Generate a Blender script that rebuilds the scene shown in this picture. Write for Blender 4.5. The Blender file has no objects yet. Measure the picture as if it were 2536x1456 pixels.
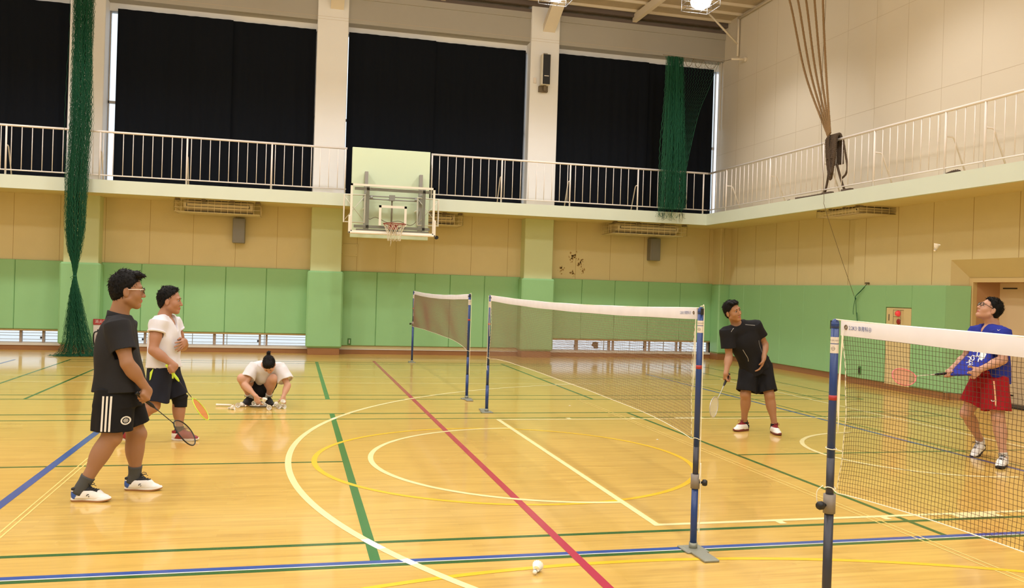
# Badminton evening in a school gym: bpy script, Blender 4.5.  Units are metres, X along the back wall, Y towards it, Z up.
import bpy, math, random
import numpy as np
from mathutils import Vector, Matrix
from mathutils.bvhtree import BVHTree
random.seed(7); rng = np.random.default_rng(7)
scene = bpy.context.scene
COL = scene.collection
PI = math.pi

# ------------------------------------------------------------------ camera, world, exposure
cam_d = bpy.data.cameras.new('camera'); cam = bpy.data.objects.new('camera', cam_d); COL.objects.link(cam)
cam_d.sensor_fit = 'HORIZONTAL'; cam_d.sensor_width = 36.0; cam_d.lens = 2149.29 / 2536 * 36.0
cam_d.clip_start = 0.05; cam_d.clip_end = 200
_R = Vector((0.96923815, -0.2440908, 0.03157686)); _U = Vector((-0.02969325, 0.01139352, 0.99949412)); _F = Vector((0.24432709, 0.96968545, -0.00379518))
cam.matrix_world = Matrix(((_R.x, _U.x, -_F.x, 0), (_R.y, _U.y, -_F.y, 0), (_R.z, _U.z, -_F.z, 1.6143), (0, 0, 0, 1)))
scene.camera = cam
w = bpy.data.worlds.new('daylight'); scene.world = w; w.use_nodes = True
w.node_tree.nodes['Background'].inputs[0].default_value = (0.80, 0.88, 1.0, 1)
w.node_tree.nodes['Background'].inputs[1].default_value = 3.3
vs = scene.view_settings
vs.view_transform = 'Standard'; vs.look = 'None'; vs.gamma = 1.0; vs.use_curve_mapping = False
vs.exposure = -1.02
LAMP_W = 600.0
LAMP_COL = (1.0, 0.975, 0.965)

# ------------------------------------------------------------------ materials
def _set(n, k, v):
    if k in n.inputs: n.inputs[k].default_value = v
def mat(name, col, rough=0.6, metal=0.0, spec=0.5, var=0.0, vscale=6.0, bump=0.0, bscale=60.0, emit=None, estr=0.0, coat=0.0, sss=0.0, stretch=(1, 1, 1)):
    m = bpy.data.materials.new(name); m.use_nodes = True; nt = m.node_tree; b = nt.nodes['Principled BSDF']
    _set(b, 'Base Color', (*col, 1)); _set(b, 'Roughness', rough); _set(b, 'Metallic', metal); _set(b, 'Specular IOR Level', spec); _set(b, 'Coat Weight', coat)
    if emit: _set(b, 'Emission Color', (*emit, 1)); _set(b, 'Emission Strength', estr)
    if sss: _set(b, 'Subsurface Weight', sss); _set(b, 'Subsurface Radius', (.8, .35, .2)); _set(b, 'Subsurface Scale', .01)
    if var or bump:
        tc = nt.nodes.new('ShaderNodeTexCoord'); mp = nt.nodes.new('ShaderNodeMapping'); mp.inputs['Scale'].default_value = stretch
        nt.links.new(tc.outputs['Object'], mp.inputs[0])
    if var:
        nz = nt.nodes.new('ShaderNodeTexNoise'); nz.inputs['Scale'].default_value = vscale; nz.inputs['Detail'].default_value = 3
        nt.links.new(mp.outputs[0], nz.inputs['Vector'])
        mx = nt.nodes.new('ShaderNodeMix'); mx.data_type = 'RGBA'
        mx.inputs['A'].default_value = (*[c * (1 - var) for c in col], 1); mx.inputs['B'].default_value = (*[min(1, c * (1 + var)) for c in col], 1)
        nt.links.new(nz.outputs['Fac'], mx.inputs['Factor']); nt.links.new(mx.outputs['Result'], b.inputs['Base Color'])
    if bump:
        n2 = nt.nodes.new('ShaderNodeTexNoise'); n2.inputs['Scale'].default_value = bscale; n2.inputs['Detail'].default_value = 2
        nt.links.new(mp.outputs[0], n2.inputs['Vector'])
        bp = nt.nodes.new('ShaderNodeBump'); bp.inputs['Strength'].default_value = bump; bp.inputs['Distance'].default_value = .01
        nt.links.new(n2.outputs['Fac'], bp.inputs['Height']); nt.links.new(bp.outputs[0], b.inputs['Normal'])
    return m
def mat_floor():
    m = bpy.data.materials.new('floor_wood'); m.use_nodes = True; nt = m.node_tree; b = nt.nodes['Principled BSDF']
    tc = nt.nodes.new('ShaderNodeTexCoord')
    br = nt.nodes.new('ShaderNodeTexBrick'); br.offset = .37; br.inputs['Scale'].default_value = 1; br.inputs['Brick Width'].default_value = 1.15; br.inputs['Row Height'].default_value = .06
    br.inputs['Mortar Size'].default_value = .0007; br.inputs['Bias'].default_value = 0
    br.inputs['Color1'].default_value = (.70, .465, .108, 1); br.inputs['Color2'].default_value = (.63, .40, .087, 1); br.inputs['Mortar'].default_value = (.57, .36, .085, 1)
    nt.links.new(tc.outputs['Object'], br.inputs['Vector'])
    mp = nt.nodes.new('ShaderNodeMapping'); mp.inputs['Scale'].default_value = (1.2, 16, 1); nt.links.new(tc.outputs['Object'], mp.inputs[0])
    nz = nt.nodes.new('ShaderNodeTexNoise'); nz.inputs['Scale'].default_value = 1.6; nz.inputs['Detail'].default_value = 4; nt.links.new(mp.outputs[0], nz.inputs['Vector'])
    ramp = nt.nodes.new('ShaderNodeValToRGB'); ramp.color_ramp.elements[0].position = .30; ramp.color_ramp.elements[0].color = (.74, .68, .60, 1); ramp.color_ramp.elements[1].position = .56; ramp.color_ramp.elements[1].color = (1, 1, 1, 1)
    nt.links.new(nz.outputs['Fac'], ramp.inputs[0])
    mx = nt.nodes.new('ShaderNodeMix'); mx.data_type = 'RGBA'; mx.blend_type = 'MULTIPLY'; mx.inputs['Factor'].default_value = .62
    nt.links.new(br.outputs['Color'], mx.inputs['A']); nt.links.new(ramp.outputs[0], mx.inputs['B']); nt.links.new(mx.outputs['Result'], b.inputs['Base Color'])
    n3 = nt.nodes.new('ShaderNodeTexNoise'); n3.inputs['Scale'].default_value = .8; nt.links.new(tc.outputs['Object'], n3.inputs['Vector'])
    mr = nt.nodes.new('ShaderNodeMapRange'); mr.inputs['To Min'].default_value = .24; mr.inputs['To Max'].default_value = .34; nt.links.new(n3.outputs['Fac'], mr.inputs['Value']); nt.links.new(mr.outputs[0], b.inputs['Roughness'])
    _set(b, 'Specular IOR Level', .5); _set(b, 'Coat Weight', .55); _set(b, 'Coat Roughness', .085)
    return m
def mat_peel():      # lower back wall: perforated cream board, flaked paint by the third pillar
    m = mat('wall_cream', (.68, .58, .315), .75, var=.05, vscale=2.5, bump=.15, bscale=90); nt = m.node_tree; b = nt.nodes['Principled BSDF']
    return m
def mat_glass():
    m = bpy.data.materials.new('clear_glass'); m.use_nodes = True; nt = m.node_tree; nt.nodes.clear()
    o = nt.nodes.new('ShaderNodeOutputMaterial'); t = nt.nodes.new('ShaderNodeBsdfTransparent'); g = nt.nodes.new('ShaderNodeBsdfGlossy'); g.inputs['Roughness'].default_value = .05
    f = nt.nodes.new('ShaderNodeFresnel'); f.inputs[0].default_value = 1.45; mx = nt.nodes.new('ShaderNodeMixShader'); t.inputs[0].default_value = (.95, .97, .96, 1)
    nt.links.new(f.outputs[0], mx.inputs[0]); nt.links.new(t.outputs[0], mx.inputs[1]); nt.links.new(g.outputs[0], mx.inputs[2]); nt.links.new(mx.outputs[0], o.inputs[0])
    return m
M = {}
M['floor'] = mat_floor()
def paint(n, c): M[n] = mat(n, c, .2, spec=.5)
paint('line_green', (.035, .12, .03)); paint('line_thick_green', (.03, .17, .045)); paint('line_blue', (.035, .085, .33)); paint('line_red', (.42, .035, .075))
paint('line_cream', (.88, .76, .40)); paint('line_yellow', (.86, .52, .03)); paint('line_white', (.85, .85, .8)); paint('line_thin', (.9, .66, .22))
M['cream'] = mat_peel()
M['seam'] = mat('board_seam', (.40, .28, .11), .8)  # brown joint lines between the cream wall boards
M['flake'] = mat('bare_board', (.40, .26, .10), .9)
M['pad'] = mat('green_pad', (.28, .55, .26), .5, var=.04, vscale=1.5)
M['pad_seam'] = mat('pad_seam', (.07, .20, .05), .7)
M['pillar_white'] = mat('white_pillar', (.88, .89, .92), .6, var=.02, vscale=2)
M['pillar_low'] = mat('pale_green_paint', (.62, .69, .40), .6, var=.04, vscale=2)
M['fascia'] = mat('mint_paint', (.66, .73, .62), .55, var=.03, vscale=2)
M['white_wall'] = mat('white_wall', (.71, .645, .535), .6, var=.03, vscale=1.2)
M['wall_line'] = mat('panel_joint', (.56, .48, .37), .8)
M['beam'] = mat('beam_paint', (.42, .40, .36), .6, var=.04, vscale=2)
M['steel'] = mat('cream_steel', (.78, .70, .58), .5)
M['dark_gap'] = mat('gap_shade', (.14, .11, .10), .7)  # dark colour standing in for the shade in the gap over the beam
M['ceil'] = mat('ceiling_board', (.50, .42, .31), .9, var=.18, vscale=5, bump=.3, bscale=40)
M['base'] = mat('brown_base', (.30, .135, .05), .4, var=.08, vscale=4)
M['sill'] = mat('aluminium_sill', (.66, .62, .55), .4)
M['alu'] = mat('aluminium', (.50, .46, .42), .4, metal=.3)
M['alu_dark'] = mat('window_stile', (.36, .28, .22), .5)
M['curtain'] = mat('black_curtain', (.006, .0078, .0125), .95, spec=.15)
M['rail'] = mat('white_rail', (.86, .80, .77), .4)
M['glass'] = mat_glass()
M['net_green'] = mat('green_netting', (.008, .105, .048), .7)
M['net_brown'] = mat('brown_netting', (.25, .155, .11), .8); M['net_dark'] = mat('dark_netting', (.075, .036, .02), .8); M['stain'] = mat('water_stain', (.50, .55, .42), .7)
M['tape'] = mat('net_tape', (.72, .70, .73), .8, var=.08, vscale=8)
M['cord'] = mat('white_cord', (.86, .82, .66), .7)
M['blue'] = mat('blue_post', (.012, .042, .18), .35)
M['navy'] = mat('navy_post', (.028, .03, .045), .4)
M['clamp'] = mat('grey_clamp', (.22, .19, .16), .55)
M['black'] = mat('black_plastic', (.008, .008, .009), .5)
M['plate'] = mat('grey_plate', (.26, .27, .22), .45, metal=.3)
M['label'] = mat('white_label', (.72, .66, .60), .5)
M['red'] = mat('red_paint', (.38, .03, .03), .5)
M['ink_blue'] = mat('blue_ink', (.04, .08, .30), .7)
M['ink_black'] = mat('black_ink', (.01, .01, .012), .6)
M['ink_red'] = mat('brown_red_ink', (.32, .10, .06), .6)
M['door'] = mat('beige_door', (.68, .53, .33), .5, var=.03, vscale=2)
M['door_dark'] = mat('brown_door_jamb', (.42, .22, .09), .5)
M['frame'] = mat('beige_door_frame', (.66, .50, .24), .5)
M['ac'] = mat('cream_appliance', (.62, .53, .36), .5)
M['wire'] = mat('cream_wire', (.78, .66, .42), .5)
M['bracket'] = mat('brown_bracket', (.16, .12, .07), .6)
M['grey_box'] = mat('grey_metal_box', (.22, .21, .19), .45, metal=.3)
M['hoop_white'] = mat('hoop_white', (.82, .78, .68), .45)
M['hoop_grey'] = mat('hoop_grey', (.34, .33, .31), .45, metal=.4)
M['hoop_panel'] = mat('pale_panel', (.66, .77, .56), .55)
M['rim'] = mat('rim_red', (.26, .05, .035), .45)
M['hoop_net'] = mat('hoop_net', (.74, .68, .52), .8)
M['rope'] = mat('manila_rope', (.33, .21, .10), .9, bump=1.0, bscale=60, stretch=(1, 1, 3))
M['rope_worn'] = mat('worn_rope', (.10, .068, .045), .95, bump=1.0, bscale=60)
M['lamp_glow'] = mat('lamp_glow', (1, 1, 1), .5, emit=(1, .95, .86), estr=40)
M['lamp_body'] = mat('lamp_body', (.45, .46, .5), .4, metal=.5)
M['red_glow'] = mat('red_pilot_lamp', (.8, .05, .05), .4, emit=(1, .08, .09), estr=.55)
M['cork'] = mat('cork', (.85, .78, .66), .5)
M['feather'] = mat('feather', (.88, .86, .80), .7)
M['hydrant'] = mat('cream_steel_door', (.72, .58, .30), .45)
M['outside'] = mat('outside_wall', (.80, .82, .86), .9)
M['ground'] = mat('outside_ground', (.8, .8, .8), .9)
# ------------------------------------------------------------------ mesh helpers
XF = {}
def V3(a): return np.array(a, float)
def unit(a):
    a = np.array(a, float); n = np.linalg.norm(a); return a / n if n else a
class MB:
    def __init__(s): s.v = []; s.f = []; s.m = []; s.sm = []
    def add(s, vs, fs, mi=0, smooth=False):
        o = len(s.v); s.v += [tuple(map(float, p)) for p in vs]; s.f += [tuple(i + o for i in f) for f in fs]; s.m += [mi] * len(fs); s.sm += [smooth] * len(fs); return s
    def box(s, lo, hi, mi=0, ch=0.0):
        (x0, y0, z0), (x1, y1, z1) = lo, hi
        if ch <= 0:
            return s.add([(x0, y0, z0), (x1, y0, z0), (x1, y1, z0), (x0, y1, z0), (x0, y0, z1), (x1, y0, z1), (x1, y1, z1), (x0, y1, z1)],
                         [(3, 2, 1, 0), (4, 5, 6, 7), (0, 1, 5, 4), (1, 2, 6, 5), (2, 3, 7, 6), (3, 0, 4, 7)], mi)
        c = min(ch, (x1 - x0) * .49, (y1 - y0) * .49, (z1 - z0) * .49); vs = []; idx = {}
        for ix, sx in ((0, x0), (1, x1)):
            for iy, sy in ((0, y0), (1, y1)):
                for iz, sz in ((0, z0), (1, z1)):
                    dx, dy, dz = (c if ix == 0 else -c), (c if iy == 0 else -c), (c if iz == 0 else -c)
                    idx[ix, iy, iz] = len(vs); vs += [(sx, sy + dy, sz + dz), (sx + dx, sy, sz + dz), (sx + dx, sy + dy, sz)]
        fs = []
        for ax in range(3):
            for sd in (0, 1):
                q = []
                for a, b in ((0, 0), (1, 0), (1, 1), (0, 1)):
                    k = [a, b]; k.insert(ax, sd); q.append(idx[tuple(k)] + ax)
                if (sd == 0) ^ (ax == 1): q.reverse()
                fs.append(tuple(q))
        for ax in range(3):
            o1, o2 = [a for a in range(3) if a != ax]
            for a in (0, 1):
                for b in (0, 1):
                    k0 = [0, 0, 0]; k1 = [0, 0, 0]; k0[o1] = k1[o1] = a; k0[o2] = k1[o2] = b; k1[ax] = 1
                    i0, i1 = idx[tuple(k0)], idx[tuple(k1)]
                    q = (i0 + o1, i1 + o1, i1 + o2, i0 + o2)
                    fs.append(q)
        for k, i in idx.items(): fs.append((i, i + 1, i + 2))
        return s.add(vs, fs, mi)
    def obox(s, c, half, R, mi=0):     # oriented box, R rows are axes
        c = V3(c); R = np.array(R, float); vs = []
        for z in (-1, 1):
            for x, y in ((-1, -1), (1, -1), (1, 1), (-1, 1)): vs.append(c + R[0] * x * half[0] + R[1] * y * half[1] + R[2] * z * half[2])
        return s.add(vs, [(3, 2, 1, 0), (4, 5, 6, 7), (0, 1, 5, 4), (1, 2, 6, 5), (2, 3, 7, 6), (3, 0, 4, 7)], mi)
    def tube(s, pts, r, n=8, mi=0, closed=False, smooth=True, caps=True):
        P = np.array(pts, float); k = len(P)
        rr = np.full(k, r) if np.isscalar(r) else np.array(r, float)
        T = np.zeros_like(P)
        if closed: T = np.roll(P, -1, 0) - np.roll(P, 1, 0)
        else: T[1:-1] = P[2:] - P[:-2]; T[0] = P[1] - P[0]; T[-1] = P[-1] - P[-2]
        T /= np.maximum(np.linalg.norm(T, axis=1, keepdims=True), 1e-9)
        a = np.array((0, 0, 1.)) if abs(T[0][2]) < .9 else np.array((1., 0, 0)); u = unit(np.cross(T[0], a)); vs = []
        ang = np.arange(n) * 2 * PI / n; ca, sa = np.cos(ang), np.sin(ang)
        for i in range(k):
            u = unit(u - T[i] * np.dot(u, T[i])); w = np.cross(T[i], u)
            vs.append(P[i] + rr[i] * (ca[:, None] * u + sa[:, None] * w))
        vs = np.concatenate(vs); fs = []
        for i in range(k if closed else k - 1):
            j = (i + 1) % k
            for q in range(n): fs.append((i * n + q, i * n + (q + 1) % n, j * n + (q + 1) % n, j * n + q))
        s.add(vs, fs, mi, smooth)
        if caps and not closed:
            o = len(s.v) - k * n
            s.f += [tuple(o + q for q in range(n - 1, -1, -1)), tuple(o + (k - 1) * n + q for q in range(n))]; s.m += [mi] * 2; s.sm += [False] * 2
        return s
    def bar(s, a, b, r, n=8, mi=0, smooth=True): return s.tube([a, b], r, n, mi, smooth=smooth)
    def lathe(s, prof, c=(0, 0, 0), n=24, R=None, mi=0, smooth=True):   # prof: (radius, height) along local z
        R = np.eye(3) if R is None else np.array(R, float); c = V3(c); ang = np.arange(n) * 2 * PI / n; vs = []
        for r, h in prof:
            for t in ang: vs.append(c + R[0] * r * math.cos(t) + R[1] * r * math.sin(t) + R[2] * h)
        fs = []
        for i in range(len(prof) - 1):
            for q in range(n): fs.append((i * n + q, i * n + (q + 1) % n, (i + 1) * n + (q + 1) % n, (i + 1) * n + q))
        if prof[0][0] > 1e-6: fs.append(tuple(range(n - 1, -1, -1)))
        if prof[-1][0] > 1e-6: fs.append(tuple((len(prof) - 1) * n + q for q in range(n)))
        return s.add(vs, fs, mi, smooth)
    def prism(s, poly, o, ux, uy, depth, mi=0, smooth=False):   # polygon in plane (ux,uy) from o, extruded along ux x uy by depth
        o, ux, uy = V3(o), V3(ux), V3(uy); n = unit(np.cross(ux, uy)) * depth
        a = [o + ux * x + uy * y for x, y in poly]; b = [p + n for p in a]; k = len(a)
        fs = [tuple(range(k - 1, -1, -1)), tuple(range(k, 2 * k))] + [(i, (i + 1) % k, k + (i + 1) % k, k + i) for i in range(k)]
        return s.add(a + b, fs, mi, smooth)
    def build(s, name, mats, parent=None, kind=None):
        mats = mats if isinstance(mats, (list, tuple)) else [mats]
        me = bpy.data.meshes.new(name); V = np.array(s.v, float).reshape(-1, 3)
        if parent is not None and parent in XF: V = (V - XF[parent][1]) @ XF[parent][0]
        me.from_pydata(V.tolist(), [], s.f)
        for m in mats: me.materials.append(m)
        me.polygons.foreach_set('material_index', s.m); me.polygons.foreach_set('use_smooth', s.sm); me.update()
        o = bpy.data.objects.new(name, me); COL.objects.link(o)
        if parent is not None: o.parent = parent; XF[o] = XF.get(parent, (np.eye(3), np.zeros(3)))
        if kind: o['kind'] = kind
        return o
def tag(o, label, cat, group=None, kind=None):
    o['label'] = label; o['category'] = cat
    if group: o['group'] = group
    if kind: o['kind'] = kind
    return o
def thing(name, label, cat, loc=(0, 0, 0), R=None, group=None):
    """Empty at the thing's base; children given in world coordinates are moved into its frame. R columns = local axes."""
    o = bpy.data.objects.new(name, None); COL.objects.link(o); o.empty_display_size = .1
    Rm = np.eye(3) if R is None else np.array(R, float)
    o.matrix_world = Matrix([[*Rm[i], loc[i]] for i in range(3)] + [[0, 0, 0, 1]]); XF[o] = (Rm, V3(loc))
    return tag(o, label, cat, group)
def place(o, loc, R):
    o.matrix_world = Matrix([[*R[i], loc[i]] for i in range(3)] + [[0, 0, 0, 1]])
def copy_tree(o, parent=None):
    c = o.copy(); COL.objects.link(c)
    if parent is not None: c.parent = parent
    for ch in list(o.children): copy_tree(ch, c)
    return c
def frame_from(z, xh):      # columns x,y,z
    z = unit(z); x = unit(V3(xh) - z * np.dot(xh, z)); y = np.cross(z, x); return np.stack([x, y, z], 1)
def spline(pts, n=8):       # Catmull-Rom
    P = [V3(p) for p in pts]; P = [2 * P[0] - P[1]] + P + [2 * P[-1] - P[-2]]; out = []
    for i in range(1, len(P) - 2):
        for t in np.linspace(0, 1, n, endpoint=False):
            out.append(.5 * (2 * P[i] + (P[i + 1] - P[i - 1]) * t + (2 * P[i - 1] - 5 * P[i] + 4 * P[i + 1] - P[i + 2]) * t * t + (3 * P[i] - P[i - 1] - 3 * P[i + 1] + P[i + 2]) * t ** 3))
    out.append(P[-2]); return np.array(out)
def text_mesh(txt, size, o, ux, uy, mb, mi=0, depth=.001, align='CENTER'):
    """lettering as real thin mesh, added to a builder"""
    c = bpy.data.curves.new('t', 'FONT'); c.body = txt; c.size = size; c.align_x = align; c.align_y = 'CENTER'; c.resolution_u = 2
    ob = bpy.data.objects.new('t', c); COL.objects.link(ob); dg = bpy.context.evaluated_depsgraph_get(); dg.update()
    me = ob.evaluated_get(dg).to_mesh(); o, ux, uy = V3(o), unit(ux), unit(uy); n = np.cross(ux, uy)
    vs = [o + ux * v.co.x + uy * v.co.y + n * depth for v in me.vertices]; fs = [tuple(p.vertices) for p in me.polygons]
    mb.add(vs, fs, mi); ob.evaluated_get(dg).to_mesh_clear(); bpy.data.objects.remove(ob); bpy.data.curves.remove(c)
# ------------------------------------------------------------------ signed-distance modelling (bodies, clothes, hair)
class SDF:
    def __init__(s, lo, hi, h):
        s.h = h; s.lo = V3(lo); s.n = np.ceil((V3(hi) - s.lo) / h).astype(int) + 1; s.V = np.full(s.n, .5, np.float32)
    def _sub(s, lo, hi):
        i0 = np.clip(np.floor((V3(lo) - s.lo) / s.h).astype(int), 0, s.n); i1 = np.clip(np.ceil((V3(hi) - s.lo) / s.h).astype(int) + 1, 0, s.n)
        sl = tuple(slice(a, b) for a, b in zip(i0, i1)); ax = [(s.lo[k] + s.h * np.arange(i0[k], i1[k])).astype(np.float32) for k in range(3)]
        if min(len(a) for a in ax) == 0: return None, None
        return sl, np.meshgrid(*ax, indexing='ij', sparse=True)
    def _apply(s, sl, d, k, op):
        V = s.V[sl]
        if op == '+':
            if k > 0: h = np.maximum(k - np.abs(V - d), 0); s.V[sl] = np.minimum(V, d) - h * h / (4 * k)
            else: s.V[sl] = np.minimum(V, d)
        elif op == '-':
            e = -d
            if k > 0: h = np.maximum(k - np.abs(V - e), 0); s.V[sl] = np.maximum(V, e) + h * h / (4 * k)
            else: s.V[sl] = np.maximum(V, e)
    def cone(s, a, b, ra, rb, k=.02, op='+'):
        a, b = V3(a), V3(b); m = max(ra, rb) + k + .03; sl, g = s._sub(np.minimum(a, b) - m, np.maximum(a, b) + m)
        if sl is None: return s
        ba = b - a; L2 = max(ba @ ba, 1e-9); t = np.clip(sum((g[i] - a[i]) * ba[i] for i in range(3)) / L2, 0, 1)
        d = np.sqrt(sum((g[i] - a[i] - t * ba[i]) ** 2 for i in range(3))) - (ra + (rb - ra) * t); s._apply(sl, d, k, op); return s
    def flat(s, a, b, fa, fb, x, k=.02, op='+', noise=None):   # flat-ended elliptical cone; fa=(r along x, r across)
        a, b = V3(a), V3(b); L = np.linalg.norm(b - a); z = (b - a) / L; x = unit(V3(x) - z * np.dot(x, z)); y = np.cross(z, x); m = max(*fa, *fb) + k + .03
        sl, g = s._sub(np.minimum(a, b) - m, np.maximum(a, b) + m)
        if sl is None: return s
        q = [sum((g[i] - a[i]) * ax[i] for i in range(3)) for ax in (x, y, z)]; t = np.clip(q[2] / L, 0, 1)
        r1 = fa[0] + (fb[0] - fa[0]) * t; r2 = fa[1] + (fb[1] - fa[1]) * t
        if noise is not None: w = 1 + noise(np.arctan2(q[1], q[0]), t); r1 = r1 * w; r2 = r2 * w
        k0 = np.sqrt((q[0] / r1) ** 2 + (q[1] / r2) ** 2); k1 = np.sqrt((q[0] / r1 ** 2) ** 2 + (q[1] / r2 ** 2) ** 2) + 1e-6
        d = np.maximum(k0 * (k0 - 1) / k1, np.abs(q[2] - L / 2) - L / 2); s._apply(sl, d, k, op); return s
    def loft(s, secs, axis, x, k=.02, op='+', noise=None):    # smooth stack of ellipses (centre, (r along x, r across)) along an axis
        ax = unit(axis); x = unit(V3(x) - ax * np.dot(ax, x)); y = np.cross(ax, x); C = np.array([V3(c) for c, _ in secs]); R_ = np.array([r for _, r in secs], float); c0 = C[0]
        hh = (C - c0) @ ax; o = np.argsort(hh); hs = np.linspace(hh.min(), hh.max(), 60)
        D = np.stack([hh, (C - c0) @ x, (C - c0) @ y, R_[:, 0], R_[:, 1]], 1)[o]; Sp = spline(D[:, :3], 16); S2 = spline(np.c_[D[:, 0], D[:, 3:]], 16)
        px_, py_ = np.interp(hs, Sp[:, 0], Sp[:, 1]), np.interp(hs, Sp[:, 0], Sp[:, 2]); r1_, r2_ = np.interp(hs, S2[:, 0], S2[:, 1]), np.interp(hs, S2[:, 0], S2[:, 2])
        m = R_.max() + k + .03; sl, g = s._sub(C.min(0) - m, C.max(0) + m)
        if sl is None: return s
        q = [sum((g[i] - c0[i]) * a[i] for i in range(3)) for a in (x, y, ax)]; hf = q[2].ravel(); sh = q[2].shape
        r1, r2 = np.interp(hf, hs, r1_).reshape(sh), np.interp(hf, hs, r2_).reshape(sh); u, v = q[0] - np.interp(hf, hs, px_).reshape(sh), q[1] - np.interp(hf, hs, py_).reshape(sh)
        if noise is not None: w = 1 + noise(np.arctan2(v, u), (q[2] - hs[0]) / (hs[-1] - hs[0])); r1 = r1 * w; r2 = r2 * w
        k0 = np.sqrt((u / r1) ** 2 + (v / r2) ** 2); k1 = np.sqrt((u / r1 ** 2) ** 2 + (v / r2 ** 2) ** 2) + 1e-6
        e = np.maximum(hs[0] - q[2], q[2] - hs[-1]); d = np.maximum(k0 * (k0 - 1) / k1, e); s._apply(sl, d.astype(np.float32), k, op); return s
    def ell(s, c, r, R=None, k=.02, op='+'):      # R columns = axes
        c = V3(c); R = np.eye(3) if R is None else np.array(R, float); m = max(r) + k + .03; sl, g = s._sub(c - m, c + m)
        if sl is None: return s
        q = [sum((g[i] - c[i]) * R[i, j] for i in range(3)) for j in range(3)]
        k0 = np.sqrt(sum((q[j] / r[j]) ** 2 for j in range(3))); k1 = np.sqrt(sum((q[j] / r[j] ** 2) ** 2 for j in range(3))) + 1e-6
        s._apply(sl, k0 * (k0 - 1) / k1, k, op); return s
    def cut(s, p, n, lo=None, hi=None, k=0):     # removes the side the normal points to, within a box
        lo = s.lo if lo is None else lo; hi = s.lo + s.h * s.n if hi is None else hi; sl, g = s._sub(lo, hi)
        if sl is None: return s
        n = unit(n); d = sum((g[i] - p[i]) * n[i] for i in range(3)); s._apply(sl, -d, k, '-'); return s
    def ripple(s, amp, freq, seed=0, lo=None, hi=None):
        lo = s.lo if lo is None else lo; hi = s.lo + s.h * s.n if hi is None else hi; sl, g = s._sub(lo, hi); r = np.random.default_rng(seed); e = 0
        for _ in range(7):
            d = r.normal(size=3); d[2] *= .55; d = d / np.linalg.norm(d) * freq * r.uniform(.6, 1.5); e = e + np.sin(g[0] * d[0] + g[1] * d[1] + g[2] * d[2] + r.uniform(0, 6.28))
        s.V[sl] += (amp / 2.6) * e; return s
    def mesh(s):
        V = s.V; V = np.pad(V, 1, constant_values=.5); lo = s.lo - s.h; n = np.array(V.shape) - 1
        ins = V < 0; cnt = np.zeros(n, np.int8); cs = [(i, j, k) for i in (0, 1) for j in (0, 1) for k in (0, 1)]
        sub = lambda A, c: A[c[0]:c[0] + n[0], c[1]:c[1] + n[1], c[2]:c[2] + n[2]]
        for c in cs: cnt += sub(ins, c)
        act = (cnt > 0) & (cnt < 8); I = np.argwhere(act); idx = np.full(n, -1, np.int32); idx[act] = np.arange(len(I))
        vals = {c: sub(V, c)[act] for c in cs}; P = np.zeros((len(I), 3)); W = np.zeros(len(I))
        for c0 in cs:
            for ax in range(3):
                if c0[ax]: continue
                c1 = list(c0); c1[ax] = 1; a, b = vals[c0], vals[tuple(c1)]; msk = (a < 0) != (b < 0); t = np.where(msk, a / np.where(msk, a - b, 1), 0)
                e = np.tile(np.array(c0, float), (len(I), 1)); e[:, ax] = t; P[msk] += e[msk]; W[msk] += 1
        P = (P / W[:, None] + I) * s.h + lo; F = []
        for ax in range(3):
            o = [a for a in range(3) if a != ax]; s0 = [slice(1, -1)] * 3; s0[ax] = slice(0, -1); s1 = list(s0); s1[ax] = slice(1, None)
            a = ins[tuple(s0)]; b = ins[tuple(s1)]; E = np.argwhere(a != b); 
            for d in o: E[:, d] += 1
            inside = ins[tuple(E.T)]
            q = []
            for da, db in ((0, 0), (1, 0), (1, 1), (0, 1)):
                Z = E.copy(); Z[:, o[0]] -= 1 - da; Z[:, o[1]] -= 1 - db; q.append(idx[tuple(Z.T)])
            Q = np.stack(q, 1); flip = inside if ax == 1 else ~inside; Q[flip] = Q[flip][:, ::-1]; F.append(Q)
        return P, np.concatenate(F)
def mesh_obj(name, P, F, mats, parent=None, mi=None, smooth=True):
    mats = mats if isinstance(mats, (list, tuple)) else [mats]; me = bpy.data.meshes.new(name)
    V = P if parent is None or parent not in XF else (P - XF[parent][1]) @ XF[parent][0]
    me.vertices.add(len(V)); me.vertices.foreach_set('co', np.ascontiguousarray(V, np.float32).ravel())
    me.loops.add(F.size); me.loops.foreach_set('vertex_index', np.ascontiguousarray(F, np.int32).ravel())
    me.polygons.add(len(F)); me.polygons.foreach_set('loop_start', np.arange(0, F.size, F.shape[1], dtype=np.int32))
    me.update(calc_edges=True)
    for m in mats: me.materials.append(m)
    me.polygons.foreach_set('use_smooth', np.full(len(F), smooth))
    if mi is not None: me.polygons.foreach_set('material_index', np.ascontiguousarray(mi, np.int32))
    me.validate(); o = bpy.data.objects.new(name, me); COL.objects.link(o)
    if parent is not None: o.parent = parent; XF[o] = XF.get(parent, (np.eye(3), np.zeros(3)))
    return o
def decal(mb, bvh, o, ux, uy, polys, lift=.002, mi=0, sub=3):
    """flat print laid onto a cloth surface: every point is dropped along -(ux x uy) onto the surface"""
    o, ux, uy = V3(o), unit(ux), unit(uy); n = np.cross(ux, uy)
    for poly in polys:
        P = []
        for (x0, y0), (x1, y1) in zip(poly, poly[1:] + poly[:1]):
            for t in range(sub): P.append((x0 + (x1 - x0) * t / sub, y0 + (y1 - y0) * t / sub))
        P3 = []
        for x, y in P:
            p = o + ux * x + uy * y; h = bvh.ray_cast(Vector(p + n * .15), Vector(-n))
            if h[0] is None: break
            P3.append(np.array(h[0]) + n * lift)
        if len(P3) < len(P): continue
        mb.add(P3, [tuple(range(len(P3)))], mi)
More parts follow.
